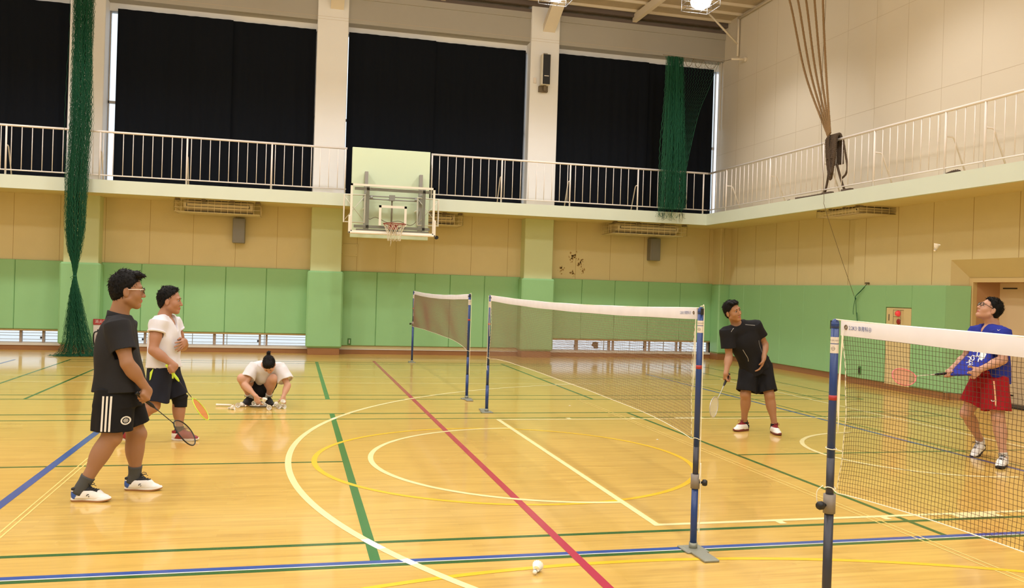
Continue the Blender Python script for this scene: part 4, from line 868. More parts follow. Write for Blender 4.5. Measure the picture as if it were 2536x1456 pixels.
def net(y0, y1, h0, h1, label, sag, b0, b1, bm, name_tag, seed, dense=True, gap=.06, flip=False):
    """y0 near end, y1 far end; h tape top at the ends, sag in the middle; b bottom heights at the ends, bm in the middle"""
    t = thing('badminton_net', label, 'net', (NX, (y0 + y1) / 2, 0), group='badminton nets')
    ya, yb = y0 + gap, y1 - gap; L = yb - ya; r = random.Random(seed)
    top = lambda s: h0 + (h1 - h0) * s - sag * 4 * s * (1 - s)
    def bot(s):
        e = min(s, 1 - s); q = (1 - math.exp(-e * 11)); lin = b0 + (b1 - b0) * s
        return lin + (bm - lin) * q
    edge = lambda s, v: (.055 * math.sin(PI * v) ** 1.0 * math.exp(-s * L / .16) - .055 * math.sin(PI * v) * math.exp(-(1 - s) * L / .16))     # the free sides hang inward
    ph = [r.uniform(0, 6.28) for _ in range(4)]
    def pt(s, v):
        z = top(s) - .075 + (bot(s) - top(s) + .075) * v
        e = min(s, 1 - s) * L; z -= .022 * math.sin(PI * v) * (math.exp(-e / .10) - .0) * 1.0
        x = NX + .012 * math.sin(5 * s * L / 2 + ph[0] + 2 * v) * math.sin(PI * v) + .004 * math.sin(13 * s * L / 3 + ph[1] + 5 * v) * v
        return (x, ya + s * L + edge(s, v) + .003 * math.sin(21 * v + ph[2] + s * 9), z)
    q = MB(); nv = int(L / .0192); nh = 36; rs = .0009 if seed == 1 else .00125
    for i in range(nv + 1):
        s = i / nv; q.tube([pt(s, v) for v in np.linspace(0, 1.0, 14)], rs, 3, smooth=False, caps=False)
    ss = np.unique(np.concatenate([np.linspace(0, .08, 8), np.linspace(.08, .92, 36), np.linspace(.92, 1, 8)]))
    for k in range(nh + 1):
        v = k / nh; q.tube([pt(s, v) for s in ss], rs, 3, smooth=False, caps=False)
    q.build('mesh', M['net_dark' if seed == 1 else 'net_brown'], t)
    q = MB(); n = 40; vs = []
    for i in range(n + 1):
        s = i / n; y = ya - .012 + (L + .024) * s; z = top(s)
        for x, dz in ((-.0035, -.075), (-.004, -.005), (0, 0), (.004, -.005), (.0035, -.075)): vs.append((NX + x + .0015 * math.sin(40 * s), y, z + dz + .0012 * math.sin(31 * s + dz * 30)))
    fs = [(i * 5 + k, i * 5 + k + 1, i * 5 + k + 6, i * 5 + k + 5) for i in range(n) for k in range(4)] + [(0, 1, 2, 3, 4), (n * 5 + 4, n * 5 + 3, n * 5 + 2, n * 5 + 1, n * 5)]
    q.add(vs, fs, 0, True); tp = q.build('tape', M['tape'], t)
    for yy, s, sg in ((ya + .03, 0, 1), (yb - .03, 1, -1)):
        q = MB(); q.tube([(NX + .0045 * k, yy + .009 * math.cos(a), top(s) - .035 + .009 * math.sin(a)) for k in (-1,) for a in np.linspace(0, 2 * PI, 16, endpoint=False)], .003, 6, closed=True); q.build('eyelet', M['bracket'], tp)
    if name_tag:
        q = MB(); s = .15 / L if not flip else 1 - .135 / L; dzs = (top(min(1, s + .02)) - top(s)) / (.02 * L) if False else 0
        yy = ya + s * L; d = unit((0, -1 if True else 1, (top(s - .01) - top(s + .01)) / (.02 * L) if s > .02 else 0)); text_mesh(name_tag, .025, (NX - .0046, yy, top(s) - .037), d, (0, 0, 1), q); q.build('handwriting', M['ink_blue'], tp)
    q = MB(); q.tube([(NX, y0 + .0, top(0) - .002), (NX, ya, top(0) - .004)] + [(NX, ya + s * L, top(s) - .004) for s in np.linspace(.02, .98, 20)] + [(NX, yb, top(1) - .004), (NX, y1, top(1) - .002)], .0032, 5); q.build('top_cord', M['cord'], t)
    bp = [pt(s, 1) for s in ss]
    q = MB(); q.tube([(NX, y0 + .02, b0 + .01)] + [(p[0], p[1], p[2] - .001) for p in bp] + [(NX, y1 - .02, b1 + .01)], .0024, 5); q.build('bottom_cord', M['cord'], t)
    for s in (0, 1):
        q = MB(); vv = np.linspace(0, 1, 37); P = [np.array(pt(s, v)) + np.array((.003 if i % 2 else -.003, .004 if i % 2 else -.004, 0)) for i, v in enumerate(vv)]; q.tube(P, .0019, 5); q.build('side_cord', M['cord'], t)
    for yy, s, sg in ((ya, 0, 1), (yb, 1, -1)):
        b = b0 if s == 0 else b1; yp = y0 if s == 0 else y1; ye = ya if s == 0 else yb; ht = h0 if s == 0 else h1
        def tie(pts, r): q = MB(); q.tube(pts, r, 5); q.build('tie_cord', M['cord'], t)
        aa = np.linspace(0, 2 * PI, 18)
        tie([(NX + .025 * math.cos(a), yp + .025 * math.sin(a), b + .012 + .006 * math.sin(a * 2)) for a in aa], .0024)
        if seed == 1 and s == 1:
            tie([(NX + .024 * math.cos(a), yp + .024 * math.sin(a), b + .20 + .003 * math.sin(a)) for a in aa], .0022); tie(spline([(NX, yp - .022, b + .20), (NX, yb - .03, b + .2)], 4), .0022); tie(spline([(NX - .03, yp + .01, b + .02), (NX - .055, yp + .02, b - .01), (NX - .05, yp + .02, b - .07), (NX - .03, yp + .02, b - .09)], 5), .0022)
        tie(spline([(NX, ye + .008 * sg, ht - .05), (NX - .004, ye - .012 * sg, ht - .3), (NX - .004, ye - .012 * sg, ht - .46)], 6), .003)
        tie(spline([(NX, ye + .002, ht - .05), (NX - .006, ye, ht - .25), (NX - .005, ye + .004, ht - .54)], 6), .0028)
    return t
net(5.06, 11.16, 1.545, 1.548, 'long badminton net across the middle, between the posts left and right of centre', .035, .70, .71, .77, '2.2K3 体育科③', 2)
net(12.52, 18.61, 1.545, 1.545, 'distant badminton net seen almost edge on, in front of the green wall', .04, .70, .77, .80, '', 3)
net(-2.45, P0Y, 1.53, 1.528, 'nearest badminton net in the right foreground with handwriting on its tape', .03, .71, .71, .76, '2.2K3 体育科④', 1, flip=True)

# ------------------------------------------------------------------ rackets and shuttlecocks
def racket(name, label, butt, tip, face, frame_col, string_col, grip_col, shaft_col, sr=.00085):
    butt, tip = V3(butt), V3(tip); R = frame_from(tip - butt, np.cross(unit(tip - butt), face)); t = thing(name, label, 'racket', tuple(butt), R, 'badminton rackets')
    L = np.linalg.norm(tip - butt); k = L / .675; T = lambda p: butt + R @ (V3(p) * k); Rr = R.T
    q = MB(); pr = [(0, 0), (.0155, 0), (.016, .006), (.0138, .02), (.013, .10), (.0125, .17), (.009, .195), (.006, .205)]
    q.lathe([(a * k, b * k) for a, b in pr], butt, 10, Rr); g = q.build('grip', grip_col, t)
    q = MB()
    for i in range(12): q.tube([T((.0137 * math.cos(a), .0137 * math.sin(a), .03 + .0125 * i + .0125 * a / 6.28)) for a in np.linspace(0, 2 * PI, 9)], .0011, 4, caps=False)
    q.build('wrap', grip_col, g)
    q = MB(); q.lathe([(.0062 * k, .2 * k), (.0045 * k, .235 * k), (.0036 * k, .25 * k), (.0036 * k, .40 * k), (.005 * k, .418 * k)], butt, 8, Rr); q.build('shaft', shaft_col, t)
    q = MB(); P = []
    for a in np.linspace(0, 2 * PI, 56, endpoint=False):
        x = .105 * math.sin(a) * (1 + .10 * math.cos(a)); z = .543 - .128 * math.cos(a) * -1; P.append(T((x, 0, .545 + .128 * math.cos(a))) if False else T((.103 * math.sin(a) * (1 + .12 * math.cos(a)), 0, .545 + .126 * math.cos(a))))
    q.tube(P, .0052 * k, 6, closed=True); q.tube([T((0, 0, .40)), T((0, 0, .425))], .005 * k, 6); q.build('frame', frame_col, t)
    q = MB()
    for x in np.linspace(-.094, .094, 26):
        c = [z for z in np.linspace(.42, .67, 80) if abs(x) < .101 * math.sqrt(max(0, 1 - ((z - .545) / .124) ** 2)) * (1 + .12 * (z - .545) / .126)]
        if len(c) > 1: q.bar(T((x, .0006, c[0])), T((x, .0006, c[-1])), sr * k, 3, smooth=False)
    for z in np.linspace(.428, .662, 32):
        hw = .101 * math.sqrt(max(0, 1 - ((z - .545) / .124) ** 2)) * (1 + .12 * (z - .545) / .126)
        if hw > .01: q.bar(T((-hw, -.0006, z)), T((hw, -.0006, z)), sr * k, 3, smooth=False)
    q.build('strings', string_col, t)
    return t
def shuttle_proto():
    t = thing('shuttlecock', 'x', 'shuttlecock', (0, 0, 0))
    q = MB(); q.lathe([(0, 0), (.005, .0008), (.0095, .004), (.0125, .0105), (.0128, .024), (.011, .025), (0, .025)], n=18); q.build('cork', M['cork'], t)
    q = MB(); q.lathe([(.0130, .0185), (.0133, .0195), (.0133, .0225), (.0130, .0235)], n=18); q.build('band', M['black'], t)
    q = MB(); n = 16
    for i in range(n):
        a = 2 * PI * i / n; c, s = math.cos(a), math.sin(a); er, et = V3((c, s, 0)), V3((-s, c, 0)); sl = lambda h: .0105 + .0225 * (h - .022) / .066
        P = lambda h, w, o=0: er * (sl(h) + o) + et * w + V3((0, 0, h))
        q.bar(P(.02, 0), P(.086, 0), .0007, 4)
        rows = [(.045, .0045), (.055, .0070), (.07, .0083), (.08, .0080), (.0855, .005), (.0875, .0012)]
        for sgn in (1,):
            vs = []
            for h, w in rows: vs += [P(h, -w * .8, .0012), P(h, 0, 0), P(h, w * 1.15, -.0012)]
            q.add(vs, [(j * 3 + m, j * 3 + m + 1, j * 3 + m + 4, j * 3 + m + 3) for j in range(5) for m in range(2)], 0, True)
    for h in (.038, .047): q.tube([((.0108 + .0225 * (h - .022) / .066) * math.cos(a), (.0108 + .0225 * (h - .022) / .066) * math.sin(a), h) for a in np.linspace(0, 2 * PI, 20, endpoint=False)], .0007, 4, closed=True)
    q.build('feathers', M['feather'], t)
    return t
_sp = shuttle_proto(); _first = [True]
def shuttle(pos, axis, label, lying=True, group='shuttlecocks around the crouching person'):
    """pos: centre of the cork's resting spot; axis: from cork to skirt"""
    o = _sp if _first[0] else copy_tree(_sp); _first[0] = False
    a = unit(axis)
    if lying:       # rests on cork rim and skirt rim
        a = unit((a[0], a[1], 0)); el = math.asin(-(.0128 - .032) / .075); a = V3((a[0] * math.cos(el), a[1] * math.cos(el), math.sin(el) * .98)); p = V3(pos) + V3((0, 0, .0125))
    else: p = V3(pos)
    place(o, tuple(p), frame_from(a, (0.3, .2, 1) if abs(a[2]) < .9 else (1, 0, 0))); o['label'] = label
    if group: o['group'] = group
    elif 'group' in o: del o['group']
    return o
shuttle((1.375, 4.735, 0), (.45, .75, 0), 'white feather shuttlecock with a black band, alone in the foreground on the floor', group=None)
shuttle((6.80, 8.1, 2.19), (.15, -.25, .95), 'white shuttlecock in the air high up on the right, against the beige wall', lying=False, group=None)

for i, (x, y, lab) in enumerate([(3.86, 11.75, 'tiny white feather scrap on the floor beyond the long net'), (3.99, 8.98, 'tiny white feather scrap on the floor between the middle net and the yellow circle')]):
    q = MB(); q.add([(x - .02, y, .004), (x, y - .008, .007), (x + .022, y + .002, .004), (x, y + .009, .009), (x, y, .001)], [(0, 1, 3), (1, 2, 3), (0, 4, 1), (1, 4, 2), (2, 4, 3), (3, 4, 0)]); tag(q.build('feather_scrap', M['feather']), lab, 'feather')
# ------------------------------------------------------------------ people: one continuous body each, with clothes, hair and shoes as parts
def skin_mat(n, c): return mat(n, c, .5, spec=.35, var=.06, vscale=9, sss=.08)
M['hair'] = mat('black_hair', (.006, .0055, .0055), .6, spec=.15, bump=.35, bscale=240, stretch=(1, 1, .25))
M['lip'] = mat('lip', (.36, .12, .09), .5); M['eye_white'] = mat('eye_white', (.34, .31, .29), .3); M['iris'] = mat('iris', (.012, .009, .008), .2)
def cloth(n, c, var=.05, rough=.85): return mat(n, c, rough, spec=.2, var=var, vscale=14, bump=.12, bscale=320)
def rot(d, n, a): return math.cos(a) * d + math.sin(a) * n
def hand(S, wr, ha, s, n, curl, grip=False, sc=1.0, spread=.0, thumb=.5, k=.010):
    wr, ha, s = V3(wr), V3(ha), unit(s); d = ha - wr; d = unit(d - s * np.dot(d, s) * (1 if grip else .999)); nn = np.cross(s, d); nn = nn if np.dot(nn, n) > 0 else -nn; n = unit(nn)
    if grip: K = ha - n * .026 * sc - d * .012
    else: K = wr + d * .088 * sc
    L = [.047, .052, .048, .037]; offs = [.030, .010, -.010, -.029]
    for o in offs: S.cone(wr + s * o * .5 * sc + d * .012, K + s * o * sc, .0165 * sc, .0125 * sc, .014)
    S.ell(wr * .45 + K * .55, (.040 * sc, .052 * sc, .015 * sc), np.stack([s, d, n], 1), .012)
    for i, o in enumerate(offs):
        p = K + s * o * sc; a = 0; dd = unit(d + s * spread * (1.5 - i) * .5); r = [.0098, .0092, .0084, .0074] if i != 3 else [.0088, .0082, .0074, .0066]
        for j, (f, c) in enumerate(zip((1, .62, .5), curl)):
            a += math.radians(c + 4 * (i - 1)); q = p + rot(dd, n, a) * L[i] * f * sc; S.cone(p, q, r[j] * sc, r[j + 1] * sc, .005); p = q
    b = wr + d * .030 * sc + s * .024 * sc; m = b + unit(s * .75 + d * .55 + n * (.2 + .4 * thumb)) * .042 * sc; t = m + unit(d * .8 + n * (.25 + .8 * thumb) - s * .15 * thumb) * .032 * sc
    S.cone(wr + s * .01, b, .017 * sc, .016 * sc, .014); S.cone(b, m, .0145 * sc, .0108 * sc, .008); S.cone(m, t, .0105 * sc, .008 * sc, .005)
def head(S, c, R, sc, neck, nr=.054, jaw=1.0):
    T = lambda x, y, z: V3(c) + R @ (np.array((x, y, z)) * sc); e = lambda p, r, k=.02, op='+': S.ell(T(*p), [q * sc for q in r], R, k * sc, op)
    S.cone(T(0, -.022, -.055), neck, nr * sc, nr * 1.04, .03)
    e((0, -.012, .034), (.0765, .096, .088)); e((0, .030, -.032), (.060 * jaw, .061, .083), .03)
    for s in (-1, 1):
        S.cone(T(s * .047 * jaw, .002, -.060), T(0, .060, -.101), .027 * sc, .021 * sc, .02); e((s * .037, .052, -.030), (.030, .030, .032), .02)
    e((0, .066, -.102), (.024, .020, .018), .015)
    S.cone(T(-.036, .080, .024), T(.036, .080, .024), .0125 * sc, .0125 * sc, .016)
    for s in (-1, 1): e((s * .031, .100, .002), (.015, .014, .011), .014, '-')
    S.cone(T(0, .088, .004), T(0, .106, -.036), .008 * sc, .0115 * sc, .012)
    for s in (-1, 1): e((s * .0115, .097, -.040), (.0075, .009, .007), .006)
    S.cone(T(-.021, .080, -.0685), T(0, .0895, -.066), .0055 * sc, .0065 * sc, .006); S.cone(T(.021, .080, -.0685), T(0, .0895, -.066), .0055 * sc, .0065 * sc, .006)
    S.cone(T(-.019, .079, -.0735), T(0, .0875, -.0765), .0055 * sc, .0068 * sc, .006); S.cone(T(.019, .079, -.0735), T(0, .0875, -.0765), .0055 * sc, .0068 * sc, .006)
    for s in (-1, 1):
        e((s * .080, -.010, -.012), (.0085, .021, .033), .008); e((s * .089, -.004, -.010), (.005, .009, .017), .006, '-')
    return T
def build_body(root, J, R, opt, skin, h):
    """J: joints in world space; R: head axes (left, forward, up)"""
    P = {k: V3(v) for k, v in J.items()}; g = opt.get('g', 1.0); pts = np.array([v for k, v in P.items() if k not in ('rb', 'rt', 'shuttle')])
    S = SDF(pts.min(0) - .16, pts.max(0) + .18, h); left = unit(P['shL'] - P['shR']); up = unit(P['neck'] - P['pelvis']); fwd = unit(np.cross(left, up)); B = np.stack([unit(np.cross(fwd, np.cross(left, fwd)) * 0 + left), fwd, np.cross(left, fwd)], 1)
    hl = unit(P['hipL'] - P['hipR']); hf = unit(np.cross(hl, up)); Hb = np.stack([hl, hf, np.cross(hl, hf)], 1)
    S.ell(P['pelvis'], (.155 * g, .115 * g, .11), Hb, .03); S.ell(P['waist'], (.138 * g, .105 * g, .13), B, .06); S.ell(P['chest'], (.155 * g, .112 * g, .17), B, .06)
    m = (P['shL'] + P['shR']) / 2; S.cone(P['shR'], m, .052, .06, .04); S.cone(P['shL'], m, .052, .06, .04); S.cone(P['neck'] - up * .02, m, .058, .075, .05)
    for s in 'RL':
        sh, el, wr, hp, kn, an, to = (P[a + s] for a in ('sh', 'el', 'wr', 'hip', 'kn', 'an', 'to')); a = opt.get('arm', 1.0); l = opt.get('leg', 1.0)
        S.ell(sh, (.058 * a,) * 3, None, .03); S.cone(sh, el, .050 * a, .039 * a, .03); S.ell(sh * .55 + el * .45, (.047 * a, .047 * a, .075), frame_from(el - sh, (1, .1, 0)), .03)
        S.cone(el, wr, .039 * a, .0265 * a, .015); S.ell(el * .72 + wr * .28, (.042 * a, .040 * a, .075), frame_from(wr - el, (1, .1, 0)), .03)
        S.cone(hp, kn, .088 * l, .056 * l, .03); S.ell(hp * .55 + kn * .45, (.080 * l, .082 * l, .14), frame_from(kn - hp, (1, .1, 0)), .04)
        sd = unit(kn - an); bk = unit((an - to) * np.array((1, 1, 0)) + 1e-6); bk = unit(bk - sd * np.dot(bk, sd))
        S.cone(kn, an, .053 * l, .034 * l, .03); S.ell(kn * .70 + an * .30 + bk * .016, (.054 * l, .054 * l, .115), frame_from(sd, bk), .045); S.ell(kn - bk * .018, (.042 * l, .042 * l, .045), None, .03)
        S.cone(an, np.r_[(an * .75 + to * .25)[:2], .055], .033, .026, .02); S.cone(np.r_[(an * .75 + to * .25)[:2], .055], np.r_[(an * .3 + to * .7)[:2], .036], .025, .018, .02)
    T = head(S, P['head'], R, opt.get('hs', 1.0), P['neck'], opt.get('nr', .054), opt.get('jaw', 1.0))
    for hd in opt['hands']: hand(S, *hd[0], **hd[1])
    V, F = S.mesh(); C = V[F].mean(1); q = (C - P['head']) @ R / opt.get('hs', 1.0); mi = (((q[:, 0] / .021) ** 2 + ((q[:, 2] + .0715) / .0105) ** 2 < 1) & (q[:, 1] > .06)).astype(int)
    o = mesh_obj('body', V, F, [skin, M['lip']], root, mi)
    sc = opt.get('hs', 1.0)
    for s in (-1, 1):
        q = MB(); c = T(s * .031, .0795, .003); q.lathe([(0, -.0105 * sc), (.0055 * sc, -.009 * sc), (.0095 * sc, -.004 * sc), (.0105 * sc, 0), (.0095 * sc, .004 * sc), (.0075 * sc, .0072 * sc)], c, 12, R.T[[0, 2, 1]] * np.array([[1], [-1], [1]]), 0); q.lathe([(.0076 * sc, .0072 * sc), (.0045 * sc, .0097 * sc), (0, .0108 * sc)], c, 12, R.T[[0, 2, 1]] * np.array([[1], [-1], [1]]), 1); q.build('eye', [M['eye_white'], M['iris']], root)
        q = MB(); q.tube([T(s * .014, .0935, .021), T(s * .028, .0925, .027), T(s * .046, .080, .0225)], [.0028 * sc, .0036 * sc, .002 * sc], 6); q.build('eyebrow', M['hair'], root)
    return P, left, fwd, up, T
def build_hair(root, c, R, sc, h, hairline=(0, .05, .055), extra=None, back=1.0, amp=.0016, thick=1.0, strands=900, puff=1.0, lock=1.0):
    S = SDF(V3(c) - .22, V3(c) + .22, h); T = lambda x, y, z: V3(c) + R @ (np.array((x, y, z)) * sc); e = lambda p, r, k=.02, op='+': S.ell(T(*p), [q * sc for q in r], R, k * sc, op)
    t = .010 * thick; e((0, -.014, .037 + t * .3), (.0765 + t * .6, .098 + t, .089 + t)); e((0, -.048, -.022), (.070, .058 * back, .062), .03)
    S.ripple(amp, 150, 3)
    n = R @ unit((0, .75, -.66)); S.cut(T(*hairline), n, k=.006)
    for s in (-1, 1): e((s * .085, -.004, -.018), (.034, .027, .036), .006, '-')
    if extra: extra(S, T, e, sc)
    V, F = S.mesh(); r = np.random.default_rng(int(abs(c[0]) * 1000)); ids = r.choice(len(V), strands); VS, FS = [V], [F]; o = len(V)     # short tapered locks over the cap
    for i in ids:
        p = V[i]; q = R.T @ (p - V3(c)) / sc; n_ = unit(p - T(0, -.01, .02)); cb = R @ unit(np.array((q[0] * 2, .9 if q[2] > .06 else .2, .25 if q[2] > .06 and q[1] > 0 else -1.0)) + r.normal(size=3) * .35); cb = cb - n_ * np.dot(cb, n_)
        d = unit(n_ * r.uniform(.25, .6) * puff + cb); ln = r.uniform(.012, .026) * sc * lock; u = unit(np.cross(d, n_ + .01)); w = np.cross(d, u); rr = [.0022, .0016, .0003]; ring = []
        for j, t_ in enumerate((0, .55, 1)):
            b_ = p - n_ * .002 + d * ln * t_ - n_ * .004 * t_ * t_
            for a in (0, 2.09, 4.19): ring.append(b_ + (u * math.cos(a) + w * math.sin(a)) * rr[j])
        VS.append(np.array(ring)); FS.append(np.array([[o + 3 * j + k_, o + 3 * j + (k_ + 1) % 3, o + 3 * j + 3 + (k_ + 1) % 3, o + 3 * j + 3 + k_] for j in (0, 1) for k_ in range(3)])); o += 9
    return mesh_obj('hair', np.concatenate(VS), np.concatenate(FS), M['hair'], root)
def build_shirt(root, m, P, left, fwd, up, sections, sleeves, h=.005, neckcut=None, extra=None, ripple=(.0035, 34), seed=1, name='shirt', axis=None, yoke=.074):
    pts = np.array([P[k] for k in ('shR', 'shL', 'elR', 'elL', 'neck', 'pelvis', 'chest', 'haR', 'haL')]); S = SDF(pts.min(0) - .25, pts.max(0) + .2, h)
    S.loft(sections, axis if axis is not None else up, left, .03, noise=lambda th, t: .035 * (1 - t) ** 2 * np.sin(5 * th + seed) + .02 * (1 - t) ** 2 * np.sin(9 * th))
    m_ = (P['shR'] + P['shL']) / 2
    for s in 'RL': S.cone(P['sh' + s], m_ + up * .02, yoke, yoke * .92, .05)
    for s, ln, r0, r1 in sleeves:
        d = unit(P['el' + s] - P['sh' + s]); S.flat(P['sh' + s] - d * .03, P['sh' + s] + d * ln, (r0, r0), (r1, r1), left + fwd * .2, .03)
    S.ripple(*ripple, seed)
    if extra: extra(S)
    for s, ln, r0, r1 in sleeves:
        d = unit(P['el' + s] - P['sh' + s]); e_ = P['sh' + s] + d * ln; S.flat(e_ - d * .022, e_ + d * .04, (r1 - .014,) * 2, (r1 - .012,) * 2, left + fwd * .2, .004, '-')
    if neckcut: neckcut(S)
    V, F = S.mesh(); o = mesh_obj(name, V, F, m, root); return o, BVHTree.FromPolygons([Vector(v) for v in V], [tuple(map(int, f)) for f in F])
def build_shorts(root, m, P, left, up, legs, waist, h=.005, ripple=(.004, 30), seed=2, pad=1.0):
    pts = np.array([P[k] for k in ('hipR', 'hipL', 'knR', 'knL', 'pelvis', 'waist')]); S = SDF(pts.min(0) - .25, pts.max(0) + .2, h)
    S.flat(waist[0], P['pelvis'] - up * .06, waist[1], waist[2], left, .03)
    for s, dr, ln, r0, r1 in legs:
        d = unit(dr); S.flat(P['hip' + s] - d * .04, P['hip' + s] + d * ln, r0, r1, left, .035, noise=lambda th, t: .05 * t * np.sin(4 * th + 1) + .03 * t * np.sin(7 * th))
    S.ripple(*ripple, seed)
    for s, dr, ln, r0, r1 in legs:
        d = unit(dr); e_ = P['hip' + s] + d * ln; S.flat(e_ - d * .025, e_ + d * .04, (r1[0] - .018, r1[1] - .018), (r1[0] - .015, r1[1] - .015), left, .004, '-')
    V, F = S.mesh(); o = mesh_obj('shorts', V, F, m, root); return o, BVHTree.FromPolygons([Vector(v) for v in V], [tuple(map(int, f)) for f in F])
def foot_frame(an, to, lift=0.0):
    an, to = V3(an), V3(to); f = unit((to - an) * np.array((1, 1, 0))); s = np.cross((0, 0, 1), f)       # forward, left
    return f, s
def shoe(root, an, to, side, L=.275, heel_lift=0.0, upper=None, sole=None, foxing=None, accent=None, tongue=None, lace=None, logo=None, sock=None, sock_h=.09, toe_cap=None, sock_k=1.0):
    """side +1 left foot, -1 right foot; ankle joint an; all real pieces: upper, sole, tongue, laces"""
    f, s = foot_frame(an, to); an = V3(an); base = V3((an[0], an[1], 0)); piv = base + f * (L * .50); c, sn = math.cos(heel_lift), math.sin(heel_lift)
    def T(x, y, z):     # x forward from the ankle, y outward to the left, z up; heel lift turns about the ball of the foot
        x = x - L * .50; x, z = x * c + z * sn, -x * sn + z * c; return piv + f * x + s * y + np.array((0, 0, z))
    x0, x1 = -.075, L - .075; Rf = np.stack([f * c - np.array((0, 0, sn)), s, f * sn + np.array((0, 0, c))], 1); io = -side     # inner side direction in y
    outl = [(x0, 0), (x0 + .008, .022), (x0 + .03, .034), (x0 + .09, .033), (x0 + .16, .045), (x0 + .205, .047), (x0 + .245, .036), (x1 - .008, .017), (x1, 0), (x1 - .008, -.017), (x0 + .245, -.034), (x0 + .205, -.043), (x0 + .16, -.040), (x0 + .09, -.030), (x0 + .03, -.034), (x0 + .008, -.022)]
    outl = [(x, y * 1.0 + io * .008 * math.sin(max(0, (x - x0) / L) * PI)) for x, y in outl]; Q = spline([(x, y, 0) for x, y in outl + outl[:1]], 3)[:-1]
    u = S = SDF(base - .24, base + .30, .004)
    tp = lambda x, y, z: T(x, y + io * .008 * math.sin(max(0, (x - x0) / L) * PI), z)
    S.cone(tp(x0 + .04, 0, .045), tp(x0 + .10, 0, .05), .037, .036, .02); S.cone(tp(x0 + .10, 0, .045), tp(x0 + .17, 0, .038), .038, .036, .03); S.ell(tp(x0 + .20, .002, .030), (.070, .043, .026), Rf, .025); S.ell(tp(x0 + .14, 0, .060), (.075, .034, .031), Rf, .03)
    sd = unit(T(-.01, 0, .2) - T(0, 0, .0)); S.flat(T(-.012, 0, .03), T(-.026, 0, .104), (.050, .040), (.050, .040), f, .02)
    S.cone(T(.02, 0, .078), T(.048, 0, .086), .030, .022, .02); S.flat(T(.02, 0, .08), T(.022, 0, .118), (.016, .026), (.010, .022), f, .01)
    S.cut(T(0, 0, .020), T(0, 0, 0) - T(0, 0, 1)); S.flat(T(-.012, 0, .072), T(-.03, 0, .14), (.034, .028), (.036, .030), f, .004, '-')
    V, F = S.mesh(); C = V[F].mean(1); lx = np.stack([(C - piv) @ Rf[:, 0] + L * .50, (C - piv) @ Rf[:, 1], (C - piv) @ Rf[:, 2]], 1); mi = np.zeros(len(F), int)
    mats = [upper]
    if accent: mats.append(accent); mi[(lx[:, 0] < -.03 + .55 * (lx[:, 2] - .03)) & (lx[:, 2] < .075) & (lx[:, 0] < .035 - .9 * abs(lx[:, 2] - .045))] = 1
    if tongue: mats.append(tongue); mi[((lx[:, 2] > .082) & (lx[:, 0] > -.07)) | ((np.abs(lx[:, 1]) < .021) & (lx[:, 0] > .015) & (lx[:, 0] < .115) & (lx[:, 2] > .058))] = len(mats) - 1
    if toe_cap: mats.append(toe_cap); mi[(lx[:, 0] > .135) & (lx[:, 2] < .2)] = len(mats) - 1
    o = mesh_obj('shoe', V, F, mats, root, mi)
    q = MB(); k = len(Q); vs = []; lv = [(0.0, .94), (.004, .99), (.013, 1.0), (.026, .985), (.030, .95)]
    for z, w in lv:
        for x, y, _ in Q:
            ts = max(0, (x - .12) / .08) ** 2 * .010; vs.append(T((x - .06) * w + .06, y * w, z + ts * (1 if z < .02 else .6)))
    fs = [(i * k + j, i * k + (j + 1) % k, (i + 1) * k + (j + 1) % k, (i + 1) * k + j) for i in range(len(lv) - 1) for j in range(k)] + [tuple(range(k - 1, -1, -1)), tuple(range((len(lv) - 1) * k, len(lv) * k))]
    q.add(vs, fs, 0, True); q.m = [0 if (i < 2 * k or i == 4 * k) else 1 for i in range(len(fs))]; q.build('sole', [sole, foxing or sole], o)
    b = BVHTree.FromPolygons([Vector(v) for v in V], [tuple(map(int, t)) for t in F])
    def surf(x, y):     # point on the upper, seen from above
        p = T(x, y, .2); h = b.ray_cast(Vector(p), Vector(-Rf[:, 2])); return np.array(h[0]) if h[0] is not None else T(x, y, .06)
    if lace:
        q = MB()
        for i in range(5):
            x = .045 + .017 * i; q.tube([surf(x, -.019) + Rf[:, 2] * .002, surf(x + .004, 0) + Rf[:, 2] * .004, surf(x, .019) + Rf[:, 2] * .002], .0025, 5)
        p = surf(.045, 0) + Rf[:, 2] * .006
        for sg in (-1, 1): q.tube(spline([p, p + f * .01 + s * sg * .022 + V3((0, 0, .016)), p + f * .03 + s * sg * .034 + V3((0, 0, .006)), p + f * .022 + s * sg * .018, p], 6), .0022, 5); q.tube(spline([p, p + f * .02 + s * sg * .02 + V3((0, 0, .004)), p + f * .045 + s * sg * .030 - V3((0, 0, .012))], 5), .002, 5)
        q.build('laces', lace, o)
    if logo:
        q = MB(); nrm = -io * s
        for sg in (1, -1):
            polys = [[(.000, .000), (.009, .001), (.004, .008)], [(.010, .012), (.018, .012), (.011, .003)], [(.012, .0), (.020, .002), (.015, -.007)], [(.004, .010), (.010, .012), (.008, .004)]]
            ux = f if sg > 0 else -f; oo = T(.055, 0, .045) - ux * .009
            decal(q, b, oo, ux, np.cross(np.cross(ux, (0, 0, 1)), ux) if False else (0, 0, 1), [[(x * 1.25, z * 1.25) for x, z in pl] for pl in polys], .0012, sub=1)
        q.build('logo', logo, o)
    if sock:
        q = MB(); d = unit(V3(sock[1]) - an); prof = []; a0 = T(-.02, 0, .055); a1 = an + d * sock_h; n = 7
        q.tube([a0 + (an + d * .01 - a0) * t for t in np.linspace(0, 1, 4)] + [an + d * (.01 + (sock_h - .01) * t) for t in np.linspace(.15, 1, 6)], [v * sock_k for v in [.044, .044, .0435, .043, .0425, .042, .0425, .0435, .045, .0455]], 18); q.build('sock', sock[0], root)
    return o
